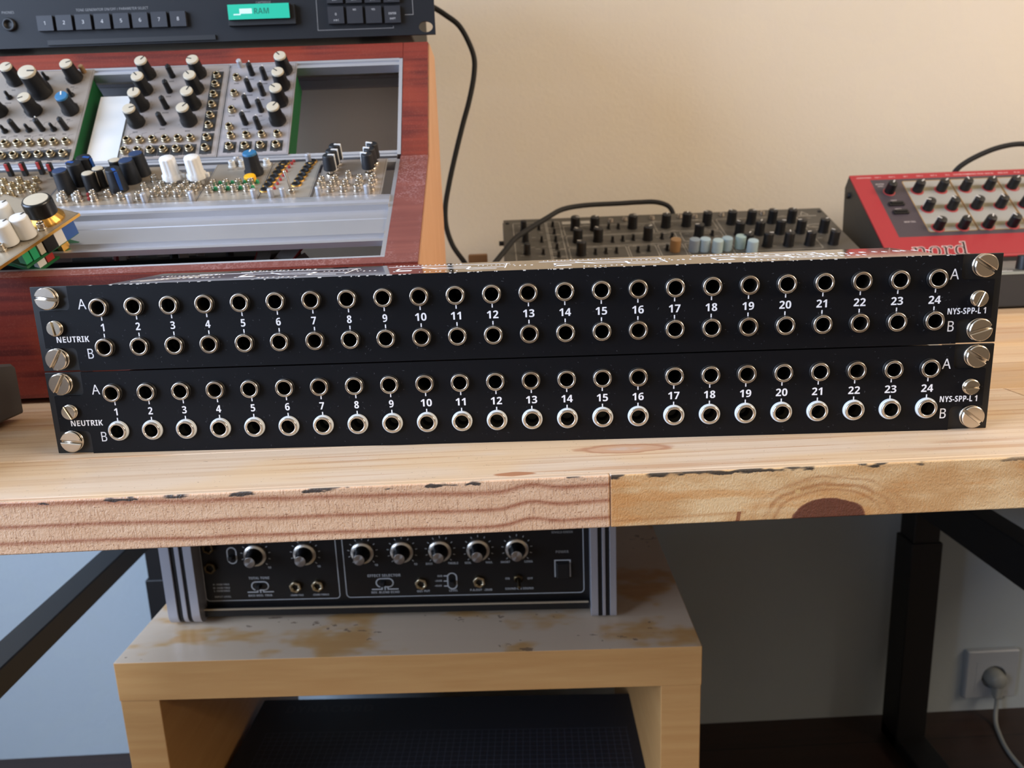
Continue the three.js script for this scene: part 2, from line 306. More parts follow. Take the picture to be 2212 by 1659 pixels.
M.screwA = std(0xd2c9bb, 0.22, 1); M.screwB = std(0xccc3b2, 0.24, 1);
M.faceA = std(0xffffff, 0.5, 0, { specularIntensity: 0.35, map: faceTex(311, true) }); M.faceB = std(0xffffff, 0.5, 0, { specularIntensity: 0.35, map: faceTex(977, false) });
M.whiteRing = std(0xd7dcdc, 0.35); M.oliveCap = std(0x3c3f35, 0.6);
/* printed wiring diagram on the cover */
M.cover = std(0x101012, 0.07, 0, { clearcoat: 1, clearcoatRoughness: 0.05 }); M.ink = std(0xf2f2f2, 1, 0, { specularIntensity: 0 });
const inkGeo = (() => {                                               // x 0..419 from the left, z 0 (front) .. 66 (back)
  const g = []; seed = 55; const put = (x, z, w, d) => g.push(move(box(w, 0.12, d), x + w / 2 - 209.5, 0, 33 - z - d / 2));
  const hl = (x0, x1, z) => put(x0, z, x1 - x0, 0.9), vl = (x, z0, z1, w = 0.6) => put(x, z0, w, z1 - z0);
  const slant = (x0, z0, x1, z1) => { const l = Math.hypot(x1 - x0, z1 - z0), q = box(l, 0.12, 0.9); q.rotateY(Math.atan2(z1 - z0, x1 - x0)); g.push(move(q, (x0 + x1) / 2 - 209.5, 0, 33 - (z0 + z1) / 2)); };
  const scribble = (x, z, n, h) => { for (let i = 0; i < n; i++) { put(x + i * h * 0.62 + rr(0, h * 0.2), z + rr(0, 0.3) * h, h * rr(0.1, 0.25), h * rr(0.3, 0.8)); } };
  for (let k = 0; k < 4; k++) {
    const x = 52 + k * 84; hl(x, x + 68, 50); hl(x + 8, x + 46, 36); hl(x + 30, x + 66, 27); vl(x + 8, 18, 36, 1.1); vl(x + 46, 18, 36, 1.4); vl(x + 66, 20, 50); slant(x + 20, 42, x + 30, 28); put(x + 8, 20, 9, 5); hl(x + 46, x + 62, 18);
    scribble(x + 50, 38, 9, 4); scribble(x + 2, 56, 16, 4); scribble(x + 22, 10, 8, 4.4); scribble(x + 70, 30, 4, 5);
  }
  scribble(14, 24, 12, 5); scribble(10, 40, 15, 4); slant(6, 16, 34, 44); slant(12, 14, 40, 40); hl(30, 60, 46); scribble(330, 34, 18, 9); scribble(352, 18, 10, 6); return merge(g);
})();
function patchPanel(lower, yBase, screws) {
  const t = thing('jack_patchbay', lower ? 'black 24-channel jack patch panel with white-ringed lower jacks, lying on the desk' : 'black 24-channel jack patch panel with bare metal jacks, stacked on another', 'patch panel', 0, yBase, 732.85, 'stacked patch panels');
  t.rotation.y = -3.24 * R; const X = -PW / 2, f = lower ? M.faceB : M.faceA;
  mesh('face_plate', plateGeo, f, t, X, 0, 0);
  for (const s of [0, 1]) mesh('mounting_ear', rbox(25, PH, 1.8, 0.35), M.blackSatin, t, s ? PW / 2 - 12.5 : X + 12.5, PH / 2, -0.95);
  const dp = 66, w = 419, cx = X + 38 + w / 2;
  const ch = mesh('chassis', merge([move(box(1.2, 41, dp), -w / 2 + 0.6, 0, 0), move(box(1.2, 41, dp), w / 2 - 0.6, 0, 0), move(box(w, 41, 1.2), 0, 0, -dp / 2 + 0.6), move(box(w, 1.2, dp), 0, -20, 0)]), M.blackSatin, t, cx, PH / 2, -dp / 2 - 0.2);
  mesh('cover', rbox(w, 1.4, dp, 0.5), M.cover, ch, 0, 20.9, 0); if (!lower) mesh('printed_diagram', inkGeo, M.ink, ch, 0, 21.62, 0);
  for (let n = 0; n < 24; n++) for (const [row, y] of [['A', JA], ['B', JB]]) {
    const wh = lower && row === 'B', j = mesh('jack', ringGeo, wh || n % 3 ? M.nickel : M.nickelDull, t, X + J0 + n * JP, y, 1.5);
    mesh('collar', wh ? collarTall : collarGeo, wh ? M.whiteRing : M.blackSatin, j); mesh('bore', boreGeo, M.black, j, 0, 0, 0);
    if (wh) mesh('inner_cap', plugGeo, M.oliveCap, j);
  }
  for (const [x, y, a, big] of screws) { const s = mesh('screw', big ? bigScrew : smallScrew, big ? M.screwA : M.screwB, t, X + x, y, big ? 0 : 1.5); s.rotation.z = a * R; }
  return t;
}
patchPanel(true, DT, [[9, 37.9, 58, 1], [9.8, 7, -6, 1], [11.5, 23, -64, 0], [473.2, 37.9, -32, 1], [473.7, 6.9, -38, 1], [471.5, 22.5, 0, 0]]);
patchPanel(false, DT + 44.4, [[9.3, 37.8, -8, 1], [9.5, 6.6, 56, 1], [11.3, 22.6, -82, 0], [473, 38.2, -34, 1], [473.3, 6.8, 16, 1], [471.4, 22.3, 68, 0]]);

/* ------------------------------------------------------------------ modular case */
const XS = -55.1, F = [600, 814.6], K = [451, 891.8], TP = [368.7, 994.7], CB = 734;         // [z, y] of front lip, kink, top
const U1 = [-149 / 167.8, 77.2 / 167.8], U2 = [-82.3 / 131.8, 102.9 / 131.8];             // up-slope directions [z, y]
const N1 = [77.2 / 167.8, 149 / 167.8], N2 = [102.9 / 131.8, 82.3 / 131.8];
const low = (s, n = 0) => [F[0] + U1[0] * s + N1[0] * n, F[1] + U1[1] * s + N1[1] * n], up = (s, n = 0) => [K[0] + U2[0] * s + N2[0] * n, K[1] + U2[1] * s + N2[1] * n];
{
  const c = thing('modular_case', 'red stained wooden synthesizer case with sloping module rows and aluminium rails', 'synth case', -290, CB, 450);
  const add = (name, g, m) => mesh(name, g, m, c, 290, -CB, -450), LX = XS - 470, IN = 23;
  const side = [[600, CB], F, K, TP, [300, 994.7], [300, CB]];
  for (const [xa, xb] of [[XS - IN, XS], [LX, LX + IN]]) add('side_panel', metreUV(profileX(side, xa, xb - 0.4, 0.6)), M.redWood);
  // dull bloomed edging of the lower slope, and the outer face coloured pale for warm wall bounce
  for (const [xa, xb] of [[XS - IN, XS - 0.5], [LX, LX + IN]]) add('edge_strip', metreUV(profileX([low(0.5, 0.5), low(167.5, 0.5), low(167.5, -1), low(0.5, -1)], xa, xb)), M.redBloom);
  add('bounce_tinted_side', metreUV(profileX([[598, CB + 1], [F[0] - 1.5, F[1] - 1], [K[0] - 1.5, K[1] - 1.5], [TP[0] - 1, TP[1] - 1.5], [301, 993], [301, CB + 1]], XS - 0.4, XS + 0.5)), M.bounceLitWood);
  const xa = LX + IN, xb = XS - IN;
  add('top_board', metreUV(profileX([up(113), TP, [300, 994.7], [300, 982], [376, 980]], xa, xb)), M.redWood);
  add('front_board', metreUV(profileX([[600, CB], F, low(8.5), [578, 812], [578, CB]], xa, xb)), M.redWood);
  add('lip_strip', metreUV(profileX([low(0.6, 0.5), low(8.3, 0.5), low(8.3, -0.6), low(0.6, -0.6)], xa, xb)), M.redBloom);
  add('bottom_board', profileX([[578, CB], [578, CB + 10], [300, CB + 10], [300, CB]], xa, xb), M.redWood);
  add('rail', profileX([low(8.6, 0.4), low(9.8, 0.8), low(9.8, -6), low(8.6, -6)], xa, xb), M.alu);
  for (const x of [[xb - 3, xb], [xa, xa + 3]]) { add('side_trim', profileX([low(8.6, 0.3), low(162, 0.3), low(162, -8), low(8.6, -8)], ...x), M.alu); add('side_trim', profileX([up(2, 0.3), up(112, 0.3), up(112, -8), up(2, -8)], ...x), M.alu); }
  const bx = xb - 3, ax = xa + 3;
  // wide double rail: ridges and grooves
  add('rail', profileX([[97.5, -2], [97.5, 1.5], [93, 2.2], [88, 2.2], [87, 0.6], [84, 0.6], [83, 2.4], [79.5, 2.4], [78.5, -1.5], [66, -1.5], [65, -2.5], [64, -1.2], [44.5, -1.2], [43, 0.6], [40.5, 0.6], [39.5, -2.2], [34, -1.6], [33, 0.2], [30.5, 0.2], [30.5, -4], [97.5, -4]].map(p => low(...p)), ax, bx), M.alu);
  add('rail', profileX([[112.5, -8], [112.5, 0.3], [110, 0.3], [109.5, -1.2], [108, -1.2], [107.4, 0], [104.6, 0], [104, -8]].map(p => up(...p)), ax, bx), M.alu);
  add('rail', profileX([[7, -8], [7, -0.4], [4.5, -0.4], [4, -1.5], [2.5, -1.5], [2, 0.2], [0.6, 0.2], [0, -8]].map(p => up(...p)), ax, bx), M.aluDull);
  add('rail', profileX([[167, -7], [166.8, -1], [163.5, -0.6], [163, -1.8], [161.5, -1.8], [161, 0], [157.5, 0], [157, -7]].map(p => low(...p)), ax, bx), M.aluDull);
  add('rear_rail', profileX([[312, 977], [312, 974.6], [308, 974.6], [308, 969], [312, 968.5], [312, 966.5], [306, 966.5], [306, 977]], ax, bx), M.aluDull);
  add('back_panel', metreUV(move(box(xb - xa, 994 - CB - 12, 5), (xa + xb) / 2, (994 + CB) / 2 + 4, 303)), M.rawBack);
  for (const x of [LX + 30, XS - 30]) for (const z of [575, 330]) add('foot', move(box(24, 4, 24), x, CB - 2, z), M.rubber);
  // loose wiring and supply boards in the base
  const ps = thing('power_supply', 'dark supply board with pale connectors lying inside the modular case', 'power supply', -280, CB + 10.2, 470);
  mesh('housing', rbox(290, 74, 110, 3), std(0x060606, 0.9), ps, -45, 37, -20); seed = 91;
  for (let i = 0; i < 16; i++) { const q = mesh('connector', box(rr(5, 14), rr(3, 6), rr(4, 8)), i % 3 ? M.offWhite : M.aluDull, ps, rr(-132, 95), 77, rr(-30, 32)); q.rotation.y = rr(-0.6, 0.6); }
  for (let i = 0; i < 5; i++) mesh('capacitor', lathe([[3.2, 0], [3.2, 12], [0, 12]], 14).rotateX(-Math.PI / 2), i === 2 ? M.red : M.black, ps, -110 + i * 44, 72, 20);
  const rc = (name, label, pts, w) => { const curve = new THREE.CatmullRomCurve3(pts.map(p => new THREE.Vector3(p[0] * S, p[1] * S, p[2] * S))), g = new THREE.ExtrudeGeometry(shape([[-w / 2, -0.5], [w / 2, -0.5], [w / 2, 0.5], [-w / 2, 0.5]]), { steps: 40, extrudePath: curve }); const t = thing(name, label, 'cable'); mesh('ribbon', g, std(0x9b9a97, 0.6), t); mesh('stripe', new THREE.ExtrudeGeometry(shape([[w / 2, -0.6], [w / 2 + 1, -0.6], [w / 2 + 1, 0.6], [w / 2, 0.6]]), { steps: 40, extrudePath: curve }), M.red, t); };
  rc('ribbon_cable', 'grey ribbon cable with red stripe crossing behind the case slot', [[-190, 806, 470], [-166, 812, 530], [-150, 830, 520], [-138, 838, 480], [-132, 826, 440]], 14);
  rc('ribbon_cable', 'short grey ribbon cable looping up into a module of the case', [[-178, 822, 520], [-172, 812, 545], [-160, 808, 540], [-150, 815, 500]], 10);
}

/* ------------------------------------------------------------------ rack modules */
const knobTall = lathe([[7.2, 0], [7.2, 3.2], [6.1, 4.5], [5.5, 15], [5.2, 15.6], [0, 15.7]], 24); flute(knobTall, 18, 0.35, 15);
const capGeo = lathe([[5.25, 15.4], [5.1, 16.6], [4.7, 17], [0, 17]], 24), lineGeo = move(box(0.9, 4.2, 0.3), 0, 2.6, 17.05);
const slimGeo = merge([lathe([[2.7, 0], [2.7, 1], [2.5, 1.2], [2.3, 11.2], [2, 11.8], [0, 11.8]], 16), move(box(0.7, 4, 0.5), 0, 0, 12)]);
const slimMark = move(box(0.8, 2, 3), 0, 2.2, 10.6);
const stubGeo = lathe([[2.6, 0], [2.6, 1.4], [1.6, 2], [1.3, 7], [0.9, 7.6], [0, 7.6]], 14);
const jackGeo = merge([lathe([[3.9, 0], [3.9, 1.7], [3.3, 2]], 6), lathe([[3.0, 2], [2.95, 3.6], [2.6, 4], [1.9, 4], [1.75, 3.6], [1.75, 0.2]], 18)]), jackHole = lathe([[1.76, 1], [0, 1]].reverse(), 12), jackPad = box(10, 11, 0.4);
const dotGeo = merge([lathe([[3.4, 0], [3.4, 1.2], [2.9, 1.4]], 6), lathe([[2.6, 1.2], [2.6, 4.6], [2.2, 5], [1.6, 5], [1.6, 3]], 16)]);
const postGeo = merge([lathe([[2.2, 0], [2.2, 6.5], [1.8, 7], [0, 7]], 10)]);
flute(postGeo, 10, 0.4);
function modPrint(w, h, spots, tone = '#b9afa2') {
  const k = 5; return ctex(Math.round(w * k), Math.round(h * k), (c) => {
    seed = Math.round(w * 131 + h * 7 + spots.length); c.scale(k, k); c.fillStyle = tone; c.fillRect(0, 0, w, h); c.strokeStyle = 'rgba(60,56,54,0.7)'; c.fillStyle = 'rgba(62,58,56,0.75)'; c.lineWidth = 0.28;
    for (const [x, y, big] of spots) {
      const Y = h - y; if (big) { for (let a = 0; a < 11; a++) { const t = (0.75 + a * 0.15) * Math.PI, r0 = 8.2, r1 = 9.4; c.beginPath(); c.moveTo(x + r0 * Math.cos(t), Y + r0 * Math.sin(t)); c.lineTo(x + r1 * Math.cos(t), Y + r1 * Math.sin(t)); c.stroke(); } }
      const n = 3 + Math.floor(rnd() * 3), y0 = Y + (big ? 9.6 : 5.2); for (let i = 0; i < n; i++) c.fillRect(x - n * 0.55 + i * 1.1, y0, 0.75, 1.3);
      if (rnd() > 0.6) { c.beginPath(); c.moveTo(x, Y - 5); c.lineTo(x, Y - 8); c.lineTo(x + 4, Y - 9); c.stroke(); }
    }
    c.strokeRect(0.8, 0.8, w - 1.6, h - 1.6);
  });
}
/* plane: 'up' or 'low'; x0..x1 local to the case's right side, s0..s1 along the slope */
function module(plane, x0, x1, s0, s1, label, spots, tone, pcbSide) {
  const o = plane === 'up' ? up(s0) : low(s0), w = x1 - x0, h = s1 - s0;
  const t = thing('synth_module', label, 'synth module', XS + x0, o[1], o[0], 'modules mounted in the case');
  t.rotation.x = plane === 'up' ? Math.asin(U2[0]) : Math.asin(U1[0]);
  const face = std(0xffffff, 0.45, 0.35, { map: modPrint(w, h, spots.map(p => [p[0] - x0, p[1] - s0, p[2]]), tone) });
  const plate = mesh('panel', box(w - 0.5, h, 1.8), [M.aluDull, M.aluDull, M.aluDull, M.aluDull, face, M.aluDull], t, w / 2, h / 2, 0.1);
  if (pcbSide) { mesh('circuit_board', box(1.6, h - 16, 24), M.pcb, t, w - 2.5, h / 2, -13); mesh('circuit_board', box(w - 8, h - 18, 1.6), M.pcb, t, w / 2, h / 2, -26); }
  const put = (x, s) => [x - x0, s - s0, 1];
  t.userData.put = put; return t;
}
const put = (t, name, g, m, p) => mesh(name, g, m, t, ...t.userData.put(p[0], p[1]));
function davies(t, p, cap, k = 1, a = 0, body = M.knob) { const b = put(t, 'knob', knobTall, body, p); b.scale.setScalar(k); b.rotation.z = a; mesh('cap', capGeo, cap, b); mesh('pointer', lineGeo, cap === M.blueCap ? M.white : M.charcoal, b); return b; }
function slim(t, p, a = 0, marked = true) { const b = put(t, 'small_knob', slimGeo, M.knob, p); b.rotation.z = a; if (marked) mesh('pointer', slimMark, M.white, b); }
function jack(t, p, pad, m = M.brass) { const b = put(t, 'jack', jackGeo, m, p); b.rotation.z = p[0]; mesh('socket', jackHole, M.black, b); if (pad) put(t, 'jack_pad', jackPad, M.charcoal, p).position.z = 1.1 * S; }
const done = t => { delete t.userData.put; };
const A_KNOBS = [[-358.5, 99.3], [-333.8, 85.1], [-308, 100.5], [-335.1, 63.1], [-304, 62.8], [-364, 63.3]];
const A_SLIM = [[-344.7, 42.2], [-323.8, 42.3], [-304.2, 42.5]];
const A_STUB = [[-354.6, 41.6], [-334.6, 41.7], [-314.1, 41.8], [-359.7, 79.9], [-307, 80.3], [-332.9, 101.1]];
const A_JACK = []; for (let i = 0; i < 8; i++) A_JACK.push([-370.2 + i * 9.95, 27.1], [-370.4 + i * 10.02, 14.1]);
{
  const t = module('up', -380, -293, 6, 111, 'wide beige module with a large knob and a blue-capped knob in the upper row', [...A_KNOBS.map(p => [...p, 1]), ...A_SLIM, ...A_STUB, ...A_JACK], '#a1968a', true);
  A_KNOBS.forEach((p, i) => davies(t, p, i === 4 ? M.blueCap : M.cream, i === 1 ? 1.4 : 1, [-0.9, -1.6, -1.1, 2.0, 0.2, 1][i]));
  A_SLIM.forEach((p, i) => slim(t, p, 0.2 * i, i === 1)); A_STUB.forEach(p => put(t, 'toggle', stubGeo, M.knob, p)); A_JACK.forEach(p => jack(t, p, p[1] < 20)); put(t, 'thumb_screw', postGeo, M.tan, [-301.7, 108]); done(t);
}
const B_KNOBS = []; for (const [x, s0] of [[-244.6, 101], [-200.6, 100.2]]) for (let i = 0; i < 4; i++) B_KNOBS.push([x - (i === 3 ? 1 : 0), s0 - i * 18.3]);
{
  const sl = [98.7, 80.9, 62.3, 44.1].map(s => [-223.3, s]), col = [96.8, 86.1, 74.3, 62.7, 50.5, 39.4, 26, 14.8].map(s => [-184.2, s]), jk = []; for (let i = 0; i < 6; i++) jk.push([-250 + i * 10.5, 26], [-250.3 + i * 10.6, 14.6]);
  const t = module('up', -254, -174.4, 6, 111, 'module with eight white-topped knobs in two columns and a strip of jacks along its edge', [...B_KNOBS.map(p => [...p, 1]), ...sl, ...col, ...jk], '#a39a94');
  B_KNOBS.forEach((p, i) => davies(t, p, M.cream, 1, [-0.6, 0.7, 0.1, -1.2, 1.3, 0.7, -0.4, -0.7][i])); sl.forEach((p, i) => slim(t, p, [0, -0.1, 0, 0.4][i], false)); col.forEach(p => jack(t, p, true)); jk.forEach((p, i) => jack(t, p, p[1] < 20 && p[0] > -235)); done(t);
}
{
  const kn = [100.9, 82.1, 63.5, 42.6].map((s, i) => [-126 - i * 0.3, s]), sl = [97.9, 79.1, 60.2, 40.9].map(s => [-154, s]).concat([92.2, 73.6, 54.7, 35.6].map(s => [-142.1, s])), jk = [93.4, 74.8, 55.9, 36.8].map(s => [-166.7, s]); for (let i = 0; i < 4; i++) jk.push([-164.4 + i * 12.85, 27], [-164.5 + i * 12.85, 15.4]);
  const t = module('up', -173.9, -115.6, 6, 111, 'narrow four-channel module with one column of white-topped knobs beside the empty opening', [...kn.map(p => [...p, 1]), ...sl, ...jk], '#a8a2a2', true);
  kn.forEach((p, i) => davies(t, p, M.cream, 1, [0.7, 0.9, 0.9, -0.6][i])); sl.forEach((p, i) => slim(t, p, -0.1)); jk.forEach((p, i) => jack(t, p, p[1] < 20)); put(t, 'thumb_screw', postGeo, M.aluDull, [-165, 108]); done(t);
}
{ // white blank sheet seen in the gap of the upper row
  const o = up(14, -10), s = new THREE.Shape(); const P = (x, y, f = 'lineTo') => s[f](x * S, y * S); P(5, 0, 'moveTo'); P(26, 0); P(26, 73); P(0, 73); P(0, 6); P(5, 0);
  const t = mesh(numbered('blank_plate'), extr(s, 2), M.white, scene, XS - 287.5, o[1], o[0]); t.rotation.x = Math.asin(U2[0]); tag(t, 'plain white blanking plate showing in the gap between upper modules', 'blank plate');
}
/* lower row */
const bigBlue = lathe([[6.8, 0], [6.8, 1], [6.5, 3], [5.6, 17], [5.2, 17.8], [0, 17.8]], 24), blueLine = move(box(2.2, 5.6, 0.4), 0, 2.9, 17.8), blueSide = move(box(2.2, 0.8, 17), 0, 6.0, 9).rotateX(-0.06);
{
  const rd = [[-334.2, 155.5], [-322.6, 155.4], [-310, 157.1], [-299.8, 152.6]], jk = [[-332.1, 139.7], [-320.7, 141], [-307.6, 140.7], [-322.6, 132.8], [-310.9, 133.6], [-326.1, 125], [-313.7, 125.7], [-316.3, 116.7], [-318.5, 109.9], [-331, 112], [-303, 128], [-300, 118]];
  const t = module('low', -380, -288, 98.5, 162.5, 'dusty beige module with four red-tipped switches in the lower row', [...rd, ...jk], '#8e7f6c');
  rd.forEach(p => { const q = put(t, 'switch', move(rbox(4, 4, 11, 0.8), 0, 0, 5.5), M.knob, p); mesh('red_tip', move(rbox(2.4, 1, 6, 0.4), 0, -2, 8), M.red, q); }); jk.forEach(p => { const q = put(t, 'jack', dotGeo, M.brass, p); mesh('socket', jackHole, M.black, q); }); put(t, 'thumb_screw', postGeo, M.aluDull, [-307.7, 101]); done(t);
}
{
  const kn = [[-276.5, 122.6, 'n'], [-271.1, 135.9, 'b'], [-267.5, 146.2, 'b'], [-257.2, 123.5, 'w'], [-252.4, 131.7, 'w'], [-244.3, 146, 'w'], [-236.8, 122.7, 'b'], [-231.4, 136.9, 'n'], [-227.8, 149.2, 'n']];
  const jk = [[-276, 113.4], [-264.6, 112.4], [-253.4, 113.2], [-273.3, 106.6], [-261.6, 106.4], [-250.2, 106.3], [-241.7, 112.2], [-230.4, 107.1], [-217, 107.4], [-217.2, 121.9], [-213.6, 135.4]];
  const t = module('low', -287.5, -209.5, 98.5, 162.5, 'module crowded with blue and black pointer knobs in the lower row', [...kn, ...jk].map(p => [p[0], p[1]]), '#a0927f');
  kn.forEach((p, i) => { const wt = p[2] === 'w', b = put(t, 'knob', bigBlue, wt ? M.knob : M.knobGrey, p); b.scale.set(wt ? 0.82 : 1, wt ? 0.82 : 1, wt ? 0.8 : 1); b.rotation.z = [2.4, 1.2, -1.9, -1.1, -1.9, 1.2, -2.5, 2.6, 2.2][i]; if (wt) mesh('cap', move(lathe([[5, 0], [4.6, 0.7], [0, 0.7]], 20), 0, 0, 17.7), M.cream, b); if (p[2] !== 'n') { mesh('pointer', blueLine, wt ? M.cream : M.deepBlue, b); mesh('pointer_side', blueSide, wt ? M.cream : M.deepBlue, b); } else mesh('top_disc', move(lathe([[5.2, 0], [5, 0.5], [0, 0.5]], 20), 0, 0, 17.6), M.darkBlue, b); });
  jk.forEach((p, i) => { const q = put(t, 'jack', dotGeo, M.chrome, p); mesh('socket', jackHole, M.black, q); if (i < 6) put(t, 'lamp', lathe([[1.3, 0], [1.3, 1.6], [0.8, 2.3], [0, 2.4]], 10), i % 3 === 2 ? M.red : M.offWhite, [p[0] - 4.6, p[1] + 1.5]); });
  for (const x of [-221.2, -210.5]) put(t, 'thumb_screw', postGeo, M.aluDull, [x, 100.8]); done(t);
}
{
  const wk = [[-196.3, 128.7], [-177.6, 128.9]], jk = [[-204.1, 124.6], [-194.6, 123.8], [-185.3, 123.9], [-176.4, 124], [-205.4, 116.3], [-196.4, 116.8], [-187.3, 117.3], [-178.4, 117], [-206.3, 110.1], [-198, 109.4], [-188.7, 108.6], [-179.8, 109.5]];
  const t = module('low', -209, -172.2, 98.5, 150, 'module with two white fluted knobs over a block of shiny jacks', [...wk, ...jk], '#8f8577');
  const wg = flute(lathe([[6.9, 5.2], [7.6, 5.2], [7.4, 9], [6.3, 9.6], [5.9, 21], [5.2, 22.2], [0, 22.4]].map(p => p), 32), 8, 0.7, 21), wc = lathe([[4.4, 0], [4.4, 5.4]], 20);
  wk.forEach(p => { const b = put(t, 'knob', wg, M.white, p); mesh('collar', wc, M.aluDull, b); mesh('skirt_tab', move(rbox(5, 3, 4, 1), 7.4, 0, 7), M.white, b); });
  jk.forEach(p => { const q = put(t, 'jack', dotGeo, M.chrome, p); mesh('socket', jackHole, M.black, q); }); put(t, 'thumb_screw', postGeo, M.aluDull, [-175, 101]); done(t);
}
{
  const jk = []; for (let i = 0; i < 4; i++) jk.push([-164.2 + i * 9.6, 122.9], [-156 - 9.4 + i * 9.5, 113.4]); const wj = [[-158.1, 157.6], [-150.2, 158.4], [-130.4, 158.6]];
  const t = module('low', -171.8, -126, 98.5, 162.5, 'module with a blue-topped knob, a yellow button and green lamps', [[-137.4, 142.8, 1], ...jk, ...wj].map(p => p), '#a59b8c');
  const b = davies(t, [-137.4, 142.8], M.blueCap, 1.06, 0, M.knobGrey); put(t, 'button', lathe([[4.6, 0], [4.6, 3.6], [4, 4.4], [0, 4.6]], 18), M.yellow, [-137.8, 130.5]);
  jk.forEach(p => { const q = put(t, 'jack', dotGeo, M.chrome, p); mesh('socket', jackHole, M.black, q); put(t, 'lamp', lathe([[1.5, 0], [1.5, 1.8], [1, 2.6], [0, 2.8]], 10), M.green, [p[0] + 3.9, p[1] + 3]); }); wj.forEach(p => { const q = put(t, 'jack', dotGeo, M.offWhite, p); mesh('socket', jackHole, M.black, q); }); for (const p of [[-154.6, 161], [-128.5, 101]]) put(t, 'thumb_screw', postGeo, M.aluDull, p); done(t);
}
{
  const s1 = [162.3, 156.2, 149.5, 142, 134.7, 127.5, 120.4, 112.8].map((s, i) => [-116.4 - i * 0.95, Math.min(s, 160.5)]), s2 = [161, 156.1, 149.3, 142.7, 135.3, 128.1, 120.2].map((s, i) => [-94.6 - i * 0.95, s]);
  const t = module('low', -125.6, -86.6, 98.5, 162.5, 'module with two columns of black sockets and a long metal toggle', [...s1, ...s2], '#aca294');
  [...s1, ...s2].forEach((p, i) => { const q = put(t, 'socket', lathe([[3.5, 0], [3.5, 1.4], [2.4, 1.6], [2.2, 0.4], [0, 0.4]], 14), M.black, p); mesh('rim', lathe([[4.3, 0], [4.3, 0.8], [3.5, 0.9]], 14), M.gold, q); if (i < 8) put(t, 'lamp', lathe([[1.2, 0], [1.2, 1.4], [0.7, 2], [0, 2.1]], 8), M.red, [p[0] + 7, p[1] + 1.5]); });
  const tg = put(t, 'toggle', merge([lathe([[2.6, 0], [2.6, 2.4], [1.6, 3]], 12), lathe([[1.1, 3], [1.3, 17], [1.0, 17.8], [0, 18]], 12)]), M.chrome, [-101.8, 107.9]); tg.rotation.y = -0.12; for (const p of [[-115.8, 101], [-106.8, 101.5], [-97, 161]]) put(t, 'thumb_screw', postGeo, M.aluDull, p); done(t);
}
{
  const jk = [[-80.5, 121.8], [-70, 122.4], [-60.9, 129.7], [-51.4, 122.4], [-40.7, 123.1], [-80.5, 114], [-71.2, 115.4], [-61.3, 115.4], [-51.5, 116.1], [-41.4, 115.3], [-72.2, 107], [-62.3, 106.2], [-51.8, 106], [-41.3, 106.7]];
  const kn = []; for (const [x, r] of [[-75.2, -0.3], [-45.3, 0.5]]) for (let i = 0; i < 3; i++) kn.push([x + i * 1.2, 134 + i * 9.5, r]);
  const t = module('low', -84.5, -33, 98.5, 162.5, 'module with six white-lined grey knobs on shafts at the right end of the lower row', [...kn.map(p => [p[0], p[1]]), ...jk], '#a89d92');
  const body = lathe([[5, 5.5], [5.1, 6.5], [4.4, 16.5], [3.6, 17.2], [0, 17.2]], 20), shaft = merge([lathe([[4, 0], [4, 1.6], [3, 1.8]], 6), lathe([[1.9, 1.5], [1.9, 6]], 12)]), ln = merge([move(box(1.5, 5.2, 0.8), 0, 2.6, 17.3), move(box(1.5, 0.8, 12.4), 0, 4.9, 11.4)]);
  kn.forEach(p => { const b = put(t, 'knob', body, M.knobGrey, p); b.rotation.z = p[2] < 0 ? -1.7 : 1.2; mesh('shaft', shaft, M.chrome, b); mesh('pointer', ln, M.white, b); });
  jk.forEach(p => { const q = put(t, 'jack', dotGeo, M.chrome, p); mesh('socket', jackHole, M.black, q); }); for (const p of [[-80, 101], [-43.5, 101]]) put(t, 'thumb_screw', postGeo, M.aluDull, p); done(t);
}
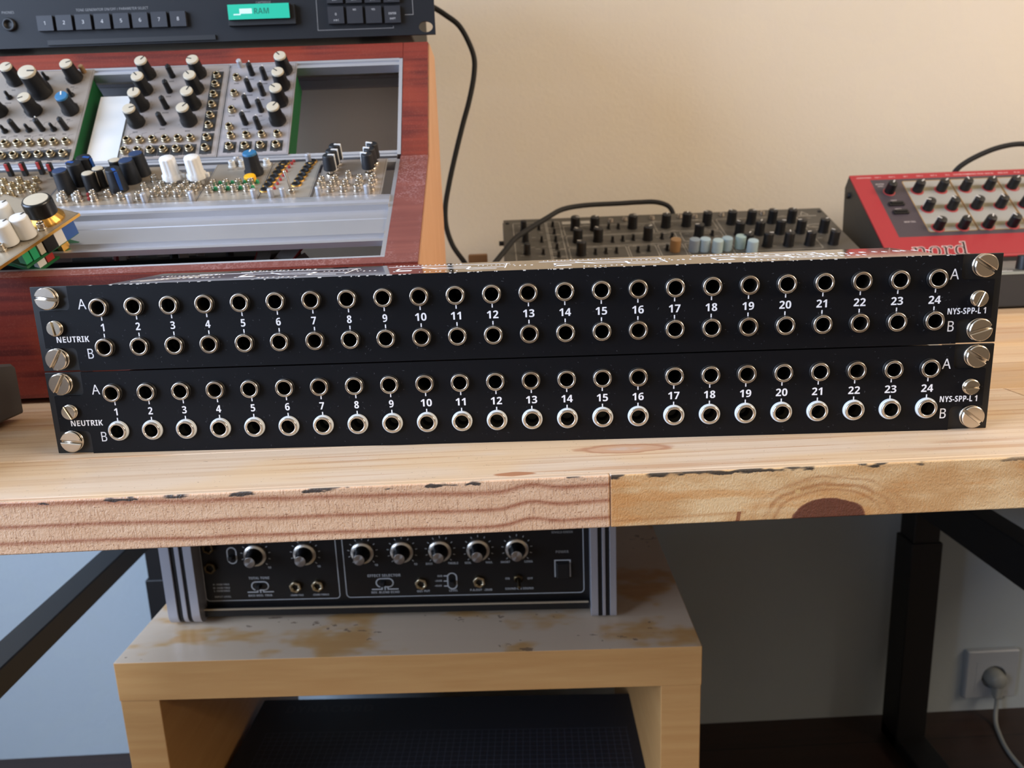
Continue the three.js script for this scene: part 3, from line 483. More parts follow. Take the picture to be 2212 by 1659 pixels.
{ // loose module tipped into the front slot
  const P1 = new THREE.Vector3(-287.8, 855.1, 566), u = new THREE.Vector3(-28.1, -31.2, 52).normalize(), v = new THREE.Vector3(-1, 0, 0); v.addScaledVector(u, -v.dot(u)).normalize(); const n = new THREE.Vector3().crossVectors(u, v); if (n.y < 0) n.negate();
  const t = thing('synth_module', 'loose module tipped into the front slot with pale knobs and a large black dial', 'synth module', P1.x, P1.y, P1.z);
  // local x = -v (right edge at 0), y = -u (up the panel), z = n
  t.quaternion.setFromRotationMatrix(new THREE.Matrix4().makeBasis(v.clone().negate(), new THREE.Vector3().crossVectors(n, v.clone().negate()), n));
  const sy = new THREE.Vector3().crossVectors(n, v.clone().negate()).dot(u) > 0 ? 1 : -1, w = 70, h = 78, L = (a, b, z = 0) => [-b, sy * a, z];
  const face = std(0xffffff, 0.45, 0.35, { map: modPrint(w, h, [[50, 60, 1], [58, 40, 1], [40, 30, 1]], '#a39783') });
  mesh('panel', box(w, h, 2), [M.gold, M.gold, M.gold, M.gold, face, M.gold], t, -w / 2, sy * h / 2, -1);
  for (const [z, d, g] of [[-14, 4.2, 45], [-22, 5.6, 38]]) mesh('circuit_board', box(w - 12, g, 1.6), M.pcb, t, -d - (w - 12) / 2, sy * (d + g / 2), z);
  const dial = mesh('dial', lathe([[9.6, 4], [9.6, 14], [8.8, 15.4], [8.2, 15.6], [0, 15.2]], 28), M.blackGloss, t, ...L(14.6, 15.6, 0)); mesh('skirt', flute(lathe([[12.4, 0], [12.4, 1.6], [9.6, 5]], 60), 40, 0.5, 2), M.gold, dial); mesh('top_disc', move(lathe([[7.8, 0], [7.6, 0.4], [0, 0.4]], 24), 0, 0, 15.4), M.cream, dial);
  for (const [a, b] of [[35.2, 9.8], [45.5, 14], [28.3, 33.5], [44, 36]]) { const k = mesh('knob', lathe([[5.9, 1], [6.1, 2], [5.7, 14.4], [5, 15.4], [0, 15.6]], 24), M.offWhite, t, ...L(a, b, 0)); mesh('pointer', move(box(0.8, 3, 0.3), 0, 4, 15.6), M.charcoal, k); }
  for (const [a, b] of [[24.5, 8], [53, 13], [62, 30]]) { const j = mesh('jack', dotGeo, M.chrome, t, ...L(a, b, 0)); mesh('socket', jackHole, M.black, j); }
  for (const [a, b, wx, wy, wz, m] of [[10, 6, 5, 11, 13, M.deepBlue], [19, 6, 6, 7, 12, M.offWhite], [27, 7, 8, 9, 12, M.black], [34.5, 7, 7, 4, 9, M.cream], [40, 7, 6, 5, 10, M.green], [46, 7, 6, 5, 9, M.green]]) mesh('component', box(wx, wy, wz - 1), m, t, ...L(a, b, -8));
  for (const [a, b, m] of [[16, 9, M.gold], [30, 9, M.red], [37, 9, M.offWhite]]) mesh('component', box(5, 6, 6), m, t, ...L(a, b, -18));
}

/* ------------------------------------------------------------------ rack synthesizer on the case */
{
  const z = 365, yb = 1001, h = 88, xr = -48.5, w = 480, xl = xr - w;
  const t = thing('rack_synthesizer', 'black rack synthesizer with numbered buttons and a green memory cartridge on top of the case', 'rack synth', (xl + xr) / 2, 995, z);
  const ox = (xl + xr) / 2, oy = 995, add = (name, g, m, x, y, zz, p = t) => mesh(name, g, m, p, x - ox, y - oy, zz);
  const s = shape([[0, 0], [w, 0], [w, h], [0, h]]);
  for (const y of [6.5, h - 6.5]) for (const x of [8.4, w - 8.4]) { const p = new THREE.Path(); p.absellipse(x * S, y * S, 6.2 * S, 4.6 * S, 0, Math.PI * 2, true); s.holes.push(p); }
  const pg = extr(s, 3), P = pg.attributes.position, U = pg.attributes.uv; for (let i = 0; i < P.count; i++) U.setXY(i, P.getX(i) / S / w, P.getY(i) / S / h);
  const k = 2048 / w, tx = ctex(2048, Math.round(h * k), (c) => {
    c.fillStyle = '#15171b'; c.fillRect(0, 0, 2048, 400); c.scale(k, k); const X = x => x - xl, Y = y => yb + h - y; c.fillStyle = '#9a9a98'; c.strokeStyle = '#8b8b89'; c.textAlign = 'center'; c.lineWidth = 0.5;
    c.font = '2.9px sans-serif'; c.fillText('TONE GENERATOR ON/OFF / PARAMETER SELECT', X(-332), Y(1030)); c.fillText('PHONES', X(-423), Y(1030)); c.font = '2.6px sans-serif'; c.fillText('CARTRIDGE', X(-199), Y(1030.8));
    c.beginPath(); c.moveTo(X(-151.8), Y(1060)); c.lineTo(X(-153), Y(1007.5)); c.lineTo(X(-85.8), Y(1007.5)); c.lineTo(X(-85.8), Y(1009)); c.moveTo(X(-67.5), Y(1060)); c.lineTo(X(-67.5), Y(1018)); c.lineTo(X(-75), Y(1018)); c.stroke();
  });
  const fm = std(0xffffff, 0.55, 0, { specularIntensity: 0.6, map: tx });
  mesh('face_panel', pg, fm, t, xl - ox, yb - oy, 0);
  add('chassis', rbox(w - 46, 82, 225, 2), M.black, ox, yb + 44, -113); for (const x of [xl + 80, xr - 60]) add('foot', box(30, 6.6, 20), M.rubber, x, 998.2, -40); add('bottom_strip', box(74 * 2, 4, 2), M.black, -318, 1004.5, 3.6);
  const btn = (name, x, y, bw, bh, txt) => {
    const map = ctex(96, Math.round(96 * bh / bw), (c, W, H) => { c.fillStyle = '#212329'; c.fillRect(0, 0, W, H); c.fillStyle = '#c9c9c6'; c.textAlign = 'center'; c.textBaseline = 'middle'; for (const [s2, sz, fx, fy] of txt) { c.font = `${Math.round(sz * W)}px sans-serif`; c.fillText(s2, W * fx, H * fy); } });
    const m = std(0x212329, 0.5); return add(name, box(bw, bh, 4), [m, m, m, m, std(0xffffff, 0.45, 0, { map }), m], x, y, 4.6);
  };
  for (let i = 0; i < 8; i++) btn('button', -390.5 + i * 16.6, 1020.2, 13.6, 12.4, [[String(i + 1), 0.3, 0.5, 0.5]]);
  const keys = [[['0', 0.2, 0.5, 0.45], ['A B C', 0.15, 0.5, 0.8]], [['NO', 0.15, 0.5, 0.2], ['◄', 0.26, 0.5, 0.52]], [['YES', 0.15, 0.5, 0.2], ['►', 0.26, 0.5, 0.52]], [['ENTER', 0.17, 0.5, 0.45], ['SHIFT', 0.15, 0.5, 0.75]]];
  const row2 = ['D E F', 'G H I', 'J K L', 'CURSOR'];
  for (let r = 0; r < 4; r++) for (let i = 0; i < 4; i++) { if (r > 1) { btn('key', -135.5 + i * 16.65, 1018.8 - 0.3 * i + r * 16.8, 14, 14, []); continue; } btn('key', -135.5 + i * 16.65, 1018.8 - 0.3 * i + r * 16.8, 14, 14, r ? [[row2[i], 0.15, 0.5, 0.8]] : keys[i]); }
  const slot = add('cartridge_slot', box(59, 16.4, 5), M.black, -200.6, 1020.9, 5.2);
  const lab = ctex(512, 118, (c) => { c.fillStyle = '#19b795'; c.fillRect(0, 0, 512, 118); c.fillStyle = '#cfe9df'; c.fillRect(96, 34, 104, 40); c.fillRect(44, 74, 60, 10); c.fillStyle = '#0d6b57'; c.font = 'bold 62px sans-serif'; c.fillText('RAM', 212, 78); });
  mesh('cartridge', box(53.5, 12.2, 6), [M.black, M.black, M.black, M.black, std(0xffffff, 0.4, 0, { map: lab }), M.black], slot, -1.2, 2, 3);
  add('phones_jack', lathe([[5.6, 0], [5.6, 2], [4.6, 2.6], [3.4, 2.4], [3.3, 0.2], [0, 0.2]], 24), M.black, -422.9, 1020.6, 3);
  add('panel_screw', lathe([[4.4, 0], [4.4, 1], [3.4, 1.6], [0, 1.7]], 20), M.black, -56.4, 1083, 3);
}

{ // a second unit stacked above the picture, which shades the wall
  const t = thing('rack_effects_unit', 'black rack unit stacked on the rack synthesizer', 'rack unit', -288.5, 1089.4, 365);
  mesh('face_panel', rbox(480, 88, 3, 0.6), M.blackSatin, t, 0, 44.6, 1.5); mesh('chassis', rbox(440, 86, 225, 2), M.black, t, 0, 44, -113);
  for (const x of [-225, 225]) mesh('handle', tube([[x, 20, 2], [x, 20, 26], [x, 44, 30], [x, 68, 26], [x, 68, 2]], 3, 40), M.alu, t);
}

/* ------------------------------------------------------------------ cables */
{
  const w = tag(mesh(numbered('power_cable'), tube([[-95, 1080, 132], [-75, 1085, 118], [-63, 1082, 110], [-49, 1073, 110], [-35, 1062, 110], [-24, 1043, 110], [-18, 1024, 110], [-19, 1006, 110], [-26, 977, 110], [-36, 947, 110], [-46, 915, 110], [-57, 876, 110], [-63, 848, 110], [-63, 825, 110], [-56, 801, 110], [-44, 782, 110], [-20, 748, 108], [40, 735, 95]], 3.3, 160), M.rubber, scene), 'black cable hanging down the wall beside the wooden case', 'cable');
  tag(mesh(numbered('power_cable'), tube([[-60, 736, 250], [-40, 752, 245], [-8, 781.6, 235], [7.2, 796.7, 215], [20.7, 809.9, 195], [36, 818.5, 175], [62.5, 831.5, 145], [85, 841, 115], [114, 844.7, 95], [164.6, 845.5, 80], [189, 846, 76], [214, 845, 75], [229, 839, 75], [234, 830, 77], [234.5, 822, 78]], 3.2, 120), M.rubber, scene), 'black cable arching over the grey knob-covered synthesizer', 'cable');
  tag(mesh(numbered('power_cable'), tube([[594, 850, 82], [603, 871, 85], [614, 880, 85], [634, 890, 85], [658, 898, 85], [689, 901, 85], [740, 890, 85], [800, 840, 80], [830, 740, 70]], 3.4, 80), M.rubber, scene), 'black cable looping up behind the red synthesizer', 'cable');
}

/* ------------------------------------------------------------------ grey desktop synthesizer full of knobs */
const onSlope = (x, s, o, ang, n = 0) => [x, o[1] - s * Math.sin(ang) + n * Math.cos(ang), o[0] + s * Math.cos(ang) + n * Math.sin(ang)];
{
  const ang = 21.03 * R, o = [90, 828.5], xl = 9, xr = 424.5, L = 150, w = xr - xl;
  const t = thing('desktop_synthesizer', 'dark grey desktop synthesizer covered in black knobs, behind the patch panels', 'synthesizer', (xl + xr) / 2, DT, o[0]); const ox = (xl + xr) / 2;
  const front = onSlope(0, L, o, ang);
  mesh('body', profileX([[o[0] - 4, DT + 4], [o[0] - 4, o[1] - 4], [o[0], o[1] - 1.4], [front[2], front[1] - 1.4], [front[2] + 2, front[1] - 6], [front[2], DT + 4]], xl, xr, 1), std(0x5b544b, 0.55), t, -ox, -DT, -o[0]);
  for (const x of [xl + 30, xr - 30]) for (const z of [o[0] + 20, front[2] - 20]) mesh('foot', box(16, 4, 16), M.rubber, t, x - ox, 2, z - o[0]);
  const k = 2048 / w, lines = [[20.9, 13, 20.9, 119], [62.2, 11.5, 62.2, 119], [80.8, 13, 80.8, 120]];
  const map = ctex(2048, Math.round(L * k), (c, W, H) => {
    c.fillStyle = '#4a463f'; c.fillRect(0, 0, W, H); c.scale(k, k); c.translate(-xl, 0); c.strokeStyle = '#a39e92'; c.fillStyle = '#a8a398'; c.lineWidth = 0.8; seed = 17;
    const rect = (a, b, x, y) => { c.beginPath(); c.roundRect(a, b, x - a, y - b, 3); c.stroke(); };
    rect(20.9, 12, 62.2, 128); rect(64, 11.5, 80.6, 128); rect(84.5, 28, 196, 57); rect(85, 60, 220, 91); rect(85, 94.5, 153.5, 128); rect(156.3, 94.5, 189, 128); rect(192, 94.5, 222, 128); rect(200, 24, 276, 56); rect(226.5, 60, 277, 88); rect(281, 24, 384, 122); rect(225, 94, 278, 128);
    for (let i = 0; i < 5; i++) { c.beginPath(); c.moveTo(64, 31 + i * 22); c.lineTo(80, 31 + i * 22); c.stroke(); }
    c.fillRect(84, 12, 12, 9); c.fillRect(108, 12, 12, 9);
    for (let i = 0; i < 130; i++) { const x = rr(24, 400), y = rr(20, 120); for (let q = 0; q < 4; q++) c.fillRect(x + q * 1.3, y, 0.8, 1.2); }
    c.lineWidth = 1; c.beginPath(); c.moveTo(392, 20); c.lineTo(397, 10); c.lineTo(402, 20); c.closePath(); c.stroke(); for (let q = 0; q < 9; q++) c.fillRect(388 + q * 2.6, 23, 1.7, 2.2);
    c.beginPath(); c.ellipse(399, 56, 11, 5, 0, 0, 6.3); c.stroke();
  });
  const pl = new THREE.Group(); pl.name = 'control_panel'; at(pl, 0, o[1] - DT, 0); pl.rotation.x = ang - Math.PI / 2; t.add(pl);   // local y up the slope, z normal
  mesh('panel_sheet', box(w - 2, L, 2.4), [M.charcoal, M.charcoal, M.charcoal, M.charcoal, std(0xffffff, 0.5, 0, { map }), M.charcoal], pl, 0, -L / 2, 0.2);
  const q = (name, g, m, x, s) => mesh(name, g, m, pl, x - ox, -s, 1.4);
  const kg = flute(lathe([[6.4, 0], [6.4, 1.4], [6, 3], [5.7, 16], [5.2, 17.2], [0, 17.4]], 24), 14, 0.3, 16), ks = lathe([[4.4, 0], [4.4, 1], [4, 2.2], [3.8, 13], [3.3, 14], [0, 14]], 20);
  const KN = [[99, 39.4], [98.2, 77], [98.3, 113.9], [123.3, 42], [122.9, 77], [170.9, 41], [183.3, 78], [212.7, 42], [238.8, 41], [264.8, 40], [245.7, 77], [295.8, 40], [320.4, 41], [346.7, 41.5], [370.9, 42], [295.9, 75.2], [320.5, 75.6], [345.9, 75], [371, 75.5], [296, 110], [319.6, 110.5], [344.5, 111], [369.8, 111.2], [398.1, 111.2], [399.2, 76]];
  const pt = move(box(1, 4.6, 0.3), 0, 3, 17.4); seed = 5;
  for (const [x, s] of KN) { const b = q('knob', kg, M.blackSatin, x, s); b.rotation.z = rr(-2, 2); mesh('pointer', pt, M.print, b); }
  for (const [x, s] of [[34.4, 37.2], [34.9, 70.5], [35, 106.7]]) q('knob', ks, M.blackSatin, x, s);
  const sw = merge([move(box(4, 7, 1), 0, 0, 0.5), move(rbox(3, 3.6, 7, 0.5), 0, 0, 3.5)]);
  for (const [x, s] of [[54, 33.5], [54.7, 71.7], [54.1, 108.5], [71.8, 26.8], [72, 49.2], [71.8, 72], [71.5, 93.9], [71.7, 116.3], [141.1, 39.3], [153.1, 40.5], [140.2, 79.9], [152.7, 78.5], [165.8, 77.1], [115.1, 113.1], [127.7, 111.8], [140.2, 111.7], [165.7, 111.7], [178.5, 110.4], [200.5, 110], [200.9, 76.6], [213.4, 76.5], [263.4, 73.4], [233, 110]]) q('switch', sw, M.black, x, s);
  for (const [x, s] of [[146.9, 18.5], [165.5, 15.4], [200.7, 15.1], [236.4, 13.7], [255.8, 15.7], [291.1, 13.4], [343.6, 13.4]]) mesh('socket', jackHole, M.black, q('jack', jackGeo, M.nickelDull, x, s));
  for (const [x, y] of [[xl + 6, 12], [xl + 6, 138], [xr - 6, 12], [xr - 6, 138]]) q('panel_screw', lathe([[2.6, 0], [2.6, 0.8], [1.8, 1.4], [0, 1.4]], 12), M.black, x, y);
  mesh('side_knob', lathe([[3, 0], [3, 6], [0, 6]], 12).rotateY(-Math.PI / 2), M.black, t, xl - ox, 72, 34);
  // patch plugs
  const plug = lathe([[6.2, 0], [6.2, 14], [5.8, 15], [0, 15]], 20), cols = [std(0x8c6a42, 0.5), std(0x83919a, 0.5), std(0x9fb6c0, 0.45), std(0xa6bcc0, 0.45), std(0x93aab4, 0.45), std(0x98b0ae, 0.45), std(0xa2b8c0, 0.45)];
  [[209, 114], [231, 116], [243.2, 116], [257, 121], [269.3, 116], [286.3, 112], [296.5, 126]].forEach(([x, s], i) => { const a = onSlope(x, s, o, ang, 1.6); const g = mesh(numbered('patch_plug'), plug, cols[i], scene, ...a); g.rotation.x = ang - Math.PI / 2; g.rotation.z = 0; tag(g, ['brown patch plug in the jack row of the grey synthesizer', 'dull grey patch plug in the grey synthesizer', 'pale blue patch plug in the grey synthesizer', 'short pale patch plug in the grey synthesizer', 'blue-grey patch plug in the grey synthesizer', 'sea-green patch plug in the grey synthesizer', 'light blue patch plug in front of the sea-green one'][i], 'plug', 'patch plugs in the grey synthesizer'); });
}

/* ------------------------------------------------------------------ red synthesizer */
{
  const ang = 39.66 * R, o = [100, 868.3], xl = 455.3, w = 430, L = 156, ox = xl + w / 2;
  const t = thing('red_synthesizer', 'bright red synthesizer module with silver knob field against the wall', 'synthesizer', ox, DT, o[0]); const f = onSlope(0, L, o, ang);
  const prof = [[o[0] - 10, DT + 4], [o[0] - 10, o[1] - 14], [o[0], o[1] - 0.8], [f[2], f[1] - 0.8], [f[2], f[1] - 5], [f[2] - 4, DT + 4]];
  mesh('body', profileX(prof, xl + 2, xl + w - 2, 0.5), std(0x2b2a28, 0.55), t, -ox, -DT, -o[0]);
  for (const x of [xl, xl + w - 2]) { const c = mesh('side_cheek', profileX(prof, x, x + 2), std(0x3a3732, 0.5), t, -ox, -DT, -o[0]); mesh('bolt', move(lathe([[4, 0], [4, 3], [0, 3]], 14).rotateY(x === xl ? -Math.PI / 2 : Math.PI / 2), x + (x === xl ? 0 : 2), o[1] - 24, o[0] + 4), M.black, c); }
  for (const x of [xl + 30, xl + w - 30]) for (const z of [o[0] + 10, f[2] - 20]) mesh('foot', box(16, 4, 16), M.rubber, t, x - ox, 2, z - o[0]);
  const k = 2048 / w, map = ctex(2048, Math.round(L * k), (c, W, H) => {
    c.scale(k, k); c.fillStyle = '#a82a33'; c.fillRect(0, 0, w, L); c.fillStyle = '#453c44'; c.fillRect(23.4, 10.3, w - 46, 107.4);
    const sec = [[62.6, 121.8], [123.8, 182.2], [184.2, 242], [244, 302], [304, 362]]; c.lineWidth = 0.9;
    for (const [a, b] of sec) { c.fillStyle = '#a3a29c'; c.strokeStyle = '#a87f35'; c.beginPath(); c.roundRect(a, 15.2, b - a, 95, 2.5); c.fill(); c.stroke(); }
    c.fillStyle = '#8e856a'; for (const [a, b] of sec) for (let r = 0; r < 3; r++) c.fillRect(a + 1, 28 + r * 34, b - a - 2, 7);
    c.fillStyle = '#e6ddd8'; c.font = '3px sans-serif'; c.textAlign = 'center'; ['HEADPHONES', 'OUT 1', 'OUT 2', 'IN 1', 'OUT 3', 'OUT 4', 'IN 2', 'SUSTAIN PEDAL', 'CONTROL PEDAL', 'MIDI IN', 'MIDI OUT', 'PC IN'].forEach((s, i) => c.fillText(s, 17 + i * 18, 6.6));
    c.fillText('MASTER', 33, 20); c.fillText('LEVEL', 33, 24); c.fillText('SHIFT', 40, 52); c.fillText('HOLD', 40, 68); c.fillText('MIDI TRIG', 46, 92);
    c.strokeStyle = '#a62a2f'; c.lineWidth = 0.9; for (const [a] of sec) for (let q = 0; q < 2; q++) for (let r = 0; r < 3; r++) { c.beginPath(); c.arc(a + 12.6 + q * 30, 34.6 + r * 34.6, 7.6, 0, 6.3); c.stroke(); }
    c.strokeStyle = '#e8d9d4'; c.lineWidth = 1.5; c.font = 'italic 29px serif'; c.textAlign = 'left'; c.strokeText('nord', 28, 151); c.fillStyle = '#2b1518'; c.fillText('nord', 28, 151);
    c.fillStyle = '#7c2228'; c.fillRect(0, 151.5, w, 0.8); c.fillStyle = '#d06a68'; c.fillRect(0, 153, w, 0.6);
  });
  const pl = new THREE.Group(); pl.name = 'control_panel'; at(pl, 0, o[1] - DT, 0); pl.rotation.x = ang - Math.PI / 2; t.add(pl); const rm = std(0xa82a33, 0.5);
  mesh('panel_sheet', box(w, L, 2), [rm, rm, rm, rm, std(0xffffff, 0.5, 0, { map }), rm], pl, 0, -L / 2, 0);
  const q = (name, g, m, x, s) => mesh(name, g, m, pl, x - w / 2, -s, 1);
  const kg = flute(lathe([[6.3, 0.6], [6.3, 2], [5.6, 13.5], [5, 14.6], [0, 14.7]], 24), 12, 0.3, 13), pt = merge([move(box(1.3, 4.6, 0.5), 0, 3.3, 14.6), move(box(1.3, 0.5, 12), 0, 5.9, 8.4)]), ringG = lathe([[7.4, 0], [7.4, 0.5], [6.2, 0.6]], 24), rm2 = std(0xb03a3c, 0.5);
  const angles = [-0.6, -0.9, -0.9, 0, -0.7, -0.9, 0.8, -0.7, -0.5, 0.5, 0.4, 1.2, 0.5, 0.7, 0.4]; let i = 0;
  const put2 = (x, s) => { const b = q('knob', kg, M.blackSatin, x, s); b.rotation.z = angles[i++ % 15]; mesh('pointer', pt, M.white, b); mesh('base_ring', ringG, rm2, b); };
  put2(39.6, 34.9); for (let r = 0; r < 3; r++) for (let c2 = 0; c2 < 10; c2++) put2(75.2 + c2 * 30.05, 34.4 + r * 34.8);
  for (const [x, s] of [[40.4, 58.6], [40.6, 74]]) { const b = q('button', merge([move(rbox(19, 6.4, 2.4, 0.8), 0, 0, 1.2), move(rbox(15, 3.4, 3.6, 0.8), 0, 0.4, 2.4)]), M.black, x, s); }
}

/* ------------------------------------------------------------------ small boxes on the desk */
{
  const t = thing('effects_unit', 'dark grey desktop unit with one black knob, beside the patch panels', 'effects unit', 590, DT, 330);
  mesh('body', rbox(230, 34, 110, 2), std(0x2b2c2f, 0.6), t, 0, 18.6, -20); mesh('top_plate', rbox(228, 1.6, 108, 0.5), std(0x6d706b, 0.5), t, 0, 36.2, -20);
  mesh('front_strip', box(228, 2.2, 0.8), std(0x9aa19a, 0.5), t, 0, 35.4, 35.2);
  mesh('knob', lathe([[7, 0], [7, 2], [6.2, 13], [5.6, 14], [0, 14]], 24).rotateX(-Math.PI / 2), M.blackSatin, t, -62, 36.8, 14).userData = {};
  mesh('slider_slot', box(24, 0.6, 2.4), M.black, t, -74, 37.2, 26); mesh('slider_slot', box(16, 0.6, 1.6), M.offWhite, t, -92, 37.2, 31); for (const x of [-100, 100]) for (const z of [-60, 20]) mesh('foot', box(14, 3, 14), M.rubber, t, x, 1.5, z);
  const g = thing('desktop_unit', 'plain dark grey sloped box on the desk near the wooden case', 'electronics box', -400, DT, 712);
mesh('body', profileX([[-71, 4], [-71, 33.5], [-68, 36], [69, 58], [71, 55], [71, 4]], -97, 97, 1.5), std(0x4a4a4b, 0.65), g); mesh('added_shade_block', rbox(150, 92, 138, 3), std(0x4a4a4b, 0.65), g, -22, 50, 0); for (const x of [-80, 80]) for (const z of [-52, 52]) mesh('foot', lathe([[8, 0], [8, 3.6], [0, 3.6]], 16).rotateX(-Math.PI / 2), M.rubber, g, x, 0, z);  // unseen upper block added only to deepen the shadow on the desk
  tag(mesh(numbered('wooden_block'), rbox(26, 54.5, 26, 1.2), std(0x8d6640, 0.7), scene, -26, DT + 27.3, 40), 'small brown wooden block standing by the wall behind the panels', 'block');
}

/* ------------------------------------------------------------------ side table under the desk */
const TR = -2.05 * R;
{
  const t = thing('side_table', 'honey coloured square side table with worn top painted paler for sheen, standing under the desk', 'table', -94.5, 0, 287); t.rotation.y = TR;
  const W = 543.5, D = 380, H = 450, th = 40, lg = 37;
  const top = rbox(W, th, D, 0.8); const ti = metreUV(top, 0.31, 0.12); ti.clearGroups();
  { const N = ti.attributes.normal, a = [], b = []; for (let i = 0; i < N.count; i += 3) (N.getY(i) + N.getY(i + 1) + N.getY(i + 2) > 2.4 ? b : a).push(i, i + 1, i + 2); ti.setIndex([...a, ...b]); ti.addGroup(0, a.length, 0); ti.addGroup(a.length, b.length, 1); }
  mesh('table_top', ti, [M.birch, M.birchTop], t, 0, H - th / 2, 0);
  for (const x of [-1, 1]) mesh('side_panel', metreUV(rbox(lg, H - th, D - 1.2, 0.8)), M.birch, t, x * (W - lg) / 2 - x * 0.4, (H - th) / 2, -0.3);
}

/* ------------------------------------------------------------------ tape echo on the table */
{
  const t = thing('echo_unit', 'black echo unit with silver-rimmed knobs and striped aluminium cheeks on the side table', 'echo unit', -120, 450, 420); t.rotation.y = -3 * R;
  const H = 150, D = 150, zp = -18, xa = -195, xb = 196;
  mesh('body', rbox(xb - xa, H - 8, D - 22, 2), M.black, t, (xa + xb) / 2, H / 2 + 5, zp - 1.5 - (D - 22) / 2);
  const cheek = (x0, parts, rad) => { let x = x0; for (const [w, m, inset] of parts) { const s = new THREE.Shape(), q = (z, y, f = 'lineTo') => s[f](-z * S, y * S), z0 = -inset, r = rad - inset; q(z0, H, 'moveTo'); q(z0, r + 1.5); s.quadraticCurveTo(-z0 * S, 1.5 * S, -(z0 - r) * S, 1.5 * S); q(-D, 1.5); q(-D, H); s.closePath(); const g = extr(s, w - 0.2, 0.3).rotateY(Math.PI / 2); mesh('cheek_strip', g, m, t, x, inset ? 0 : 0, 0); x += w; } };
  const sil = std(0xb9bac2, 0.4, 0.6), blk = M.black;
  cheek(-224, [[9.5, sil, 0], [5.4, blk, 2], [4.2, sil, 0.4], [4.6, blk, 2], [8.2, sil, 0]], 13); cheek(196.4, [[6.6, sil, 0], [4.6, blk, 2], [2.6, sil, 0.4], [4.6, blk, 2], [6, sil, 0]], 6);
  const w = xb - xa, h = 132, k = 2048 / w, y0 = 10;
  const map = ctex(2048, Math.round(h * k), (c, W, HH) => {
    c.fillStyle = '#0c0c0e'; c.fillRect(0, 0, W, HH); c.scale(k, k); const X = x => x - xa, Y = y => y0 + h - y; c.strokeStyle = '#b4b8ba'; c.fillStyle = '#b4b8ba'; c.lineWidth = 0.9; c.textAlign = 'center';
    c.beginPath(); c.roundRect(X(-192), Y(130), 136.8, 110.8, 4); c.stroke(); c.beginPath(); c.roundRect(X(-48.3), Y(130), 238.6, 110.2, 4); c.stroke();
    const T = (s, x, y, z = 3.6) => { c.font = `bold ${z}px sans-serif`; c.fillText(s, X(x), Y(y) + z * 0.35); };
    T('TOTAL TONE', -135.6, 42.8); T('BASS MED. TREB.', -136, 24.2, 3.2); T('H -10dB/10kΩ', -175, 36.7, 2.6); T('M -30dB/10kΩ', -175, 33, 2.6); T('L -50dB/50kΩ', -175, 29.6, 2.6); T('INPUT LEVEL', -174.7, 24, 2.8); T('-20dB/1kΩ', -99.2, 24, 2.8); T('-20dB/100kΩ', -74.7, 24, 2.8);
    T('EFFECT SELECTOR', -9.2, 43.3, 4); T('REV. BLEND ECHO', -9, 24.4, 3.4); T('OUT PUT', 29.4, 25, 3.2); T('0dB', 47, 41.4, 2.8); T('-20dB', 45.2, 36.3, 2.8); T('-40dB', 44.6, 30.9, 2.8); T('LEVEL', 59.7, 25, 3.2); T('P.A.OUT  -20dB', 87.5, 25, 3.2); T('ON', 114.4, 36.7, 3); T('OFF', 136.9, 36.3, 3); T('SOUND ON SOUND', 125.9, 25.5, 3.2); c.fillStyle = '#8d8d8b'; T('POWER', 169.4, 64.6, 3.8); T('SINGLE-GREEN', 169.9, 85, 3);
    c.fillStyle = '#b4b8ba'; const slotR = (x, y, a, b) => { c.lineWidth = 1.3; c.beginPath(); c.roundRect(X(x) - a / 2, Y(y) - b / 2, a, b, Math.min(a, b) / 2); c.stroke(); };
    slotR(-160.3, 68.3, 9, 17); slotR(-135.5, 34.6, 17, 9); slotR(-9, 35, 17, 9); slotR(59, 35.3, 9, 17);
    for (const x of [-135.5, -9]) { c.beginPath(); c.moveTo(X(x - 13.5), Y(28)); c.lineTo(X(x - 3), Y(28)); c.lineTo(X(x - 3), Y(30.3)); c.moveTo(X(x), Y(30.3)); c.lineTo(X(x), Y(27)); c.moveTo(X(x + 3), Y(30.3)); c.lineTo(X(x + 3), Y(28)); c.lineTo(X(x + 13.5), Y(28)); c.stroke(); }
    c.beginPath(); for (const y of [41, 35.4, 30]) { c.moveTo(X(50.5), Y(y)); c.lineTo(X(54.5), Y(y)); } c.stroke();
    c.beginPath(); c.moveTo(X(162), Y(37)); c.lineTo(X(162), Y(55)); c.lineTo(X(177), Y(55)); c.lineTo(X(177), Y(37)); c.stroke();
    c.lineWidth = 0.8; for (const x of [-136.2, -86.2, -28.5, 10.9, 48.8, 86.7, 125]) { for (let a = 0; a < 11; a++) { const q = (0.75 + a * 0.15) * Math.PI; c.beginPath(); c.moveTo(X(x) + 13.2 * Math.cos(q), Y(68.5) + 13.2 * Math.sin(q)); c.lineTo(X(x) + 15.4 * Math.cos(q), Y(68.5) + 15.4 * Math.sin(q)); c.stroke(); } }
    for (const x of [-136.2, -86.2, -28.5, 10.9]) T('10', x + 12.5, 54.6, 3.2); T('BASS', 37, 54.6, 3); T('TREBLE', 61, 54.6, 3); T('MIN.', 76, 54.6, 3); T('MAX.', 97, 54.6, 3); T('SHORT', 113, 54.6, 3); T('LONG', 136, 54.6, 3);
  });
  const pm = std(0xffffff, 0.38, 0, { map }); mesh('control_panel', box(w, h, 2), [M.black, M.black, M.black, M.black, pm, M.black], t, (xa + xb) / 2, y0 + h / 2, zp - 1);
  mesh('trim_line', box(w - 4, 1.5, 1.6), std(0xb8aa92, 0.4, 0.4), t, (xa + xb) / 2, 13.4, zp + 7); mesh('base_bar', rbox(w - 2, 8, 9, 1), M.blackSatin, t, (xa + xb) / 2, 9.2, zp + 2.6);
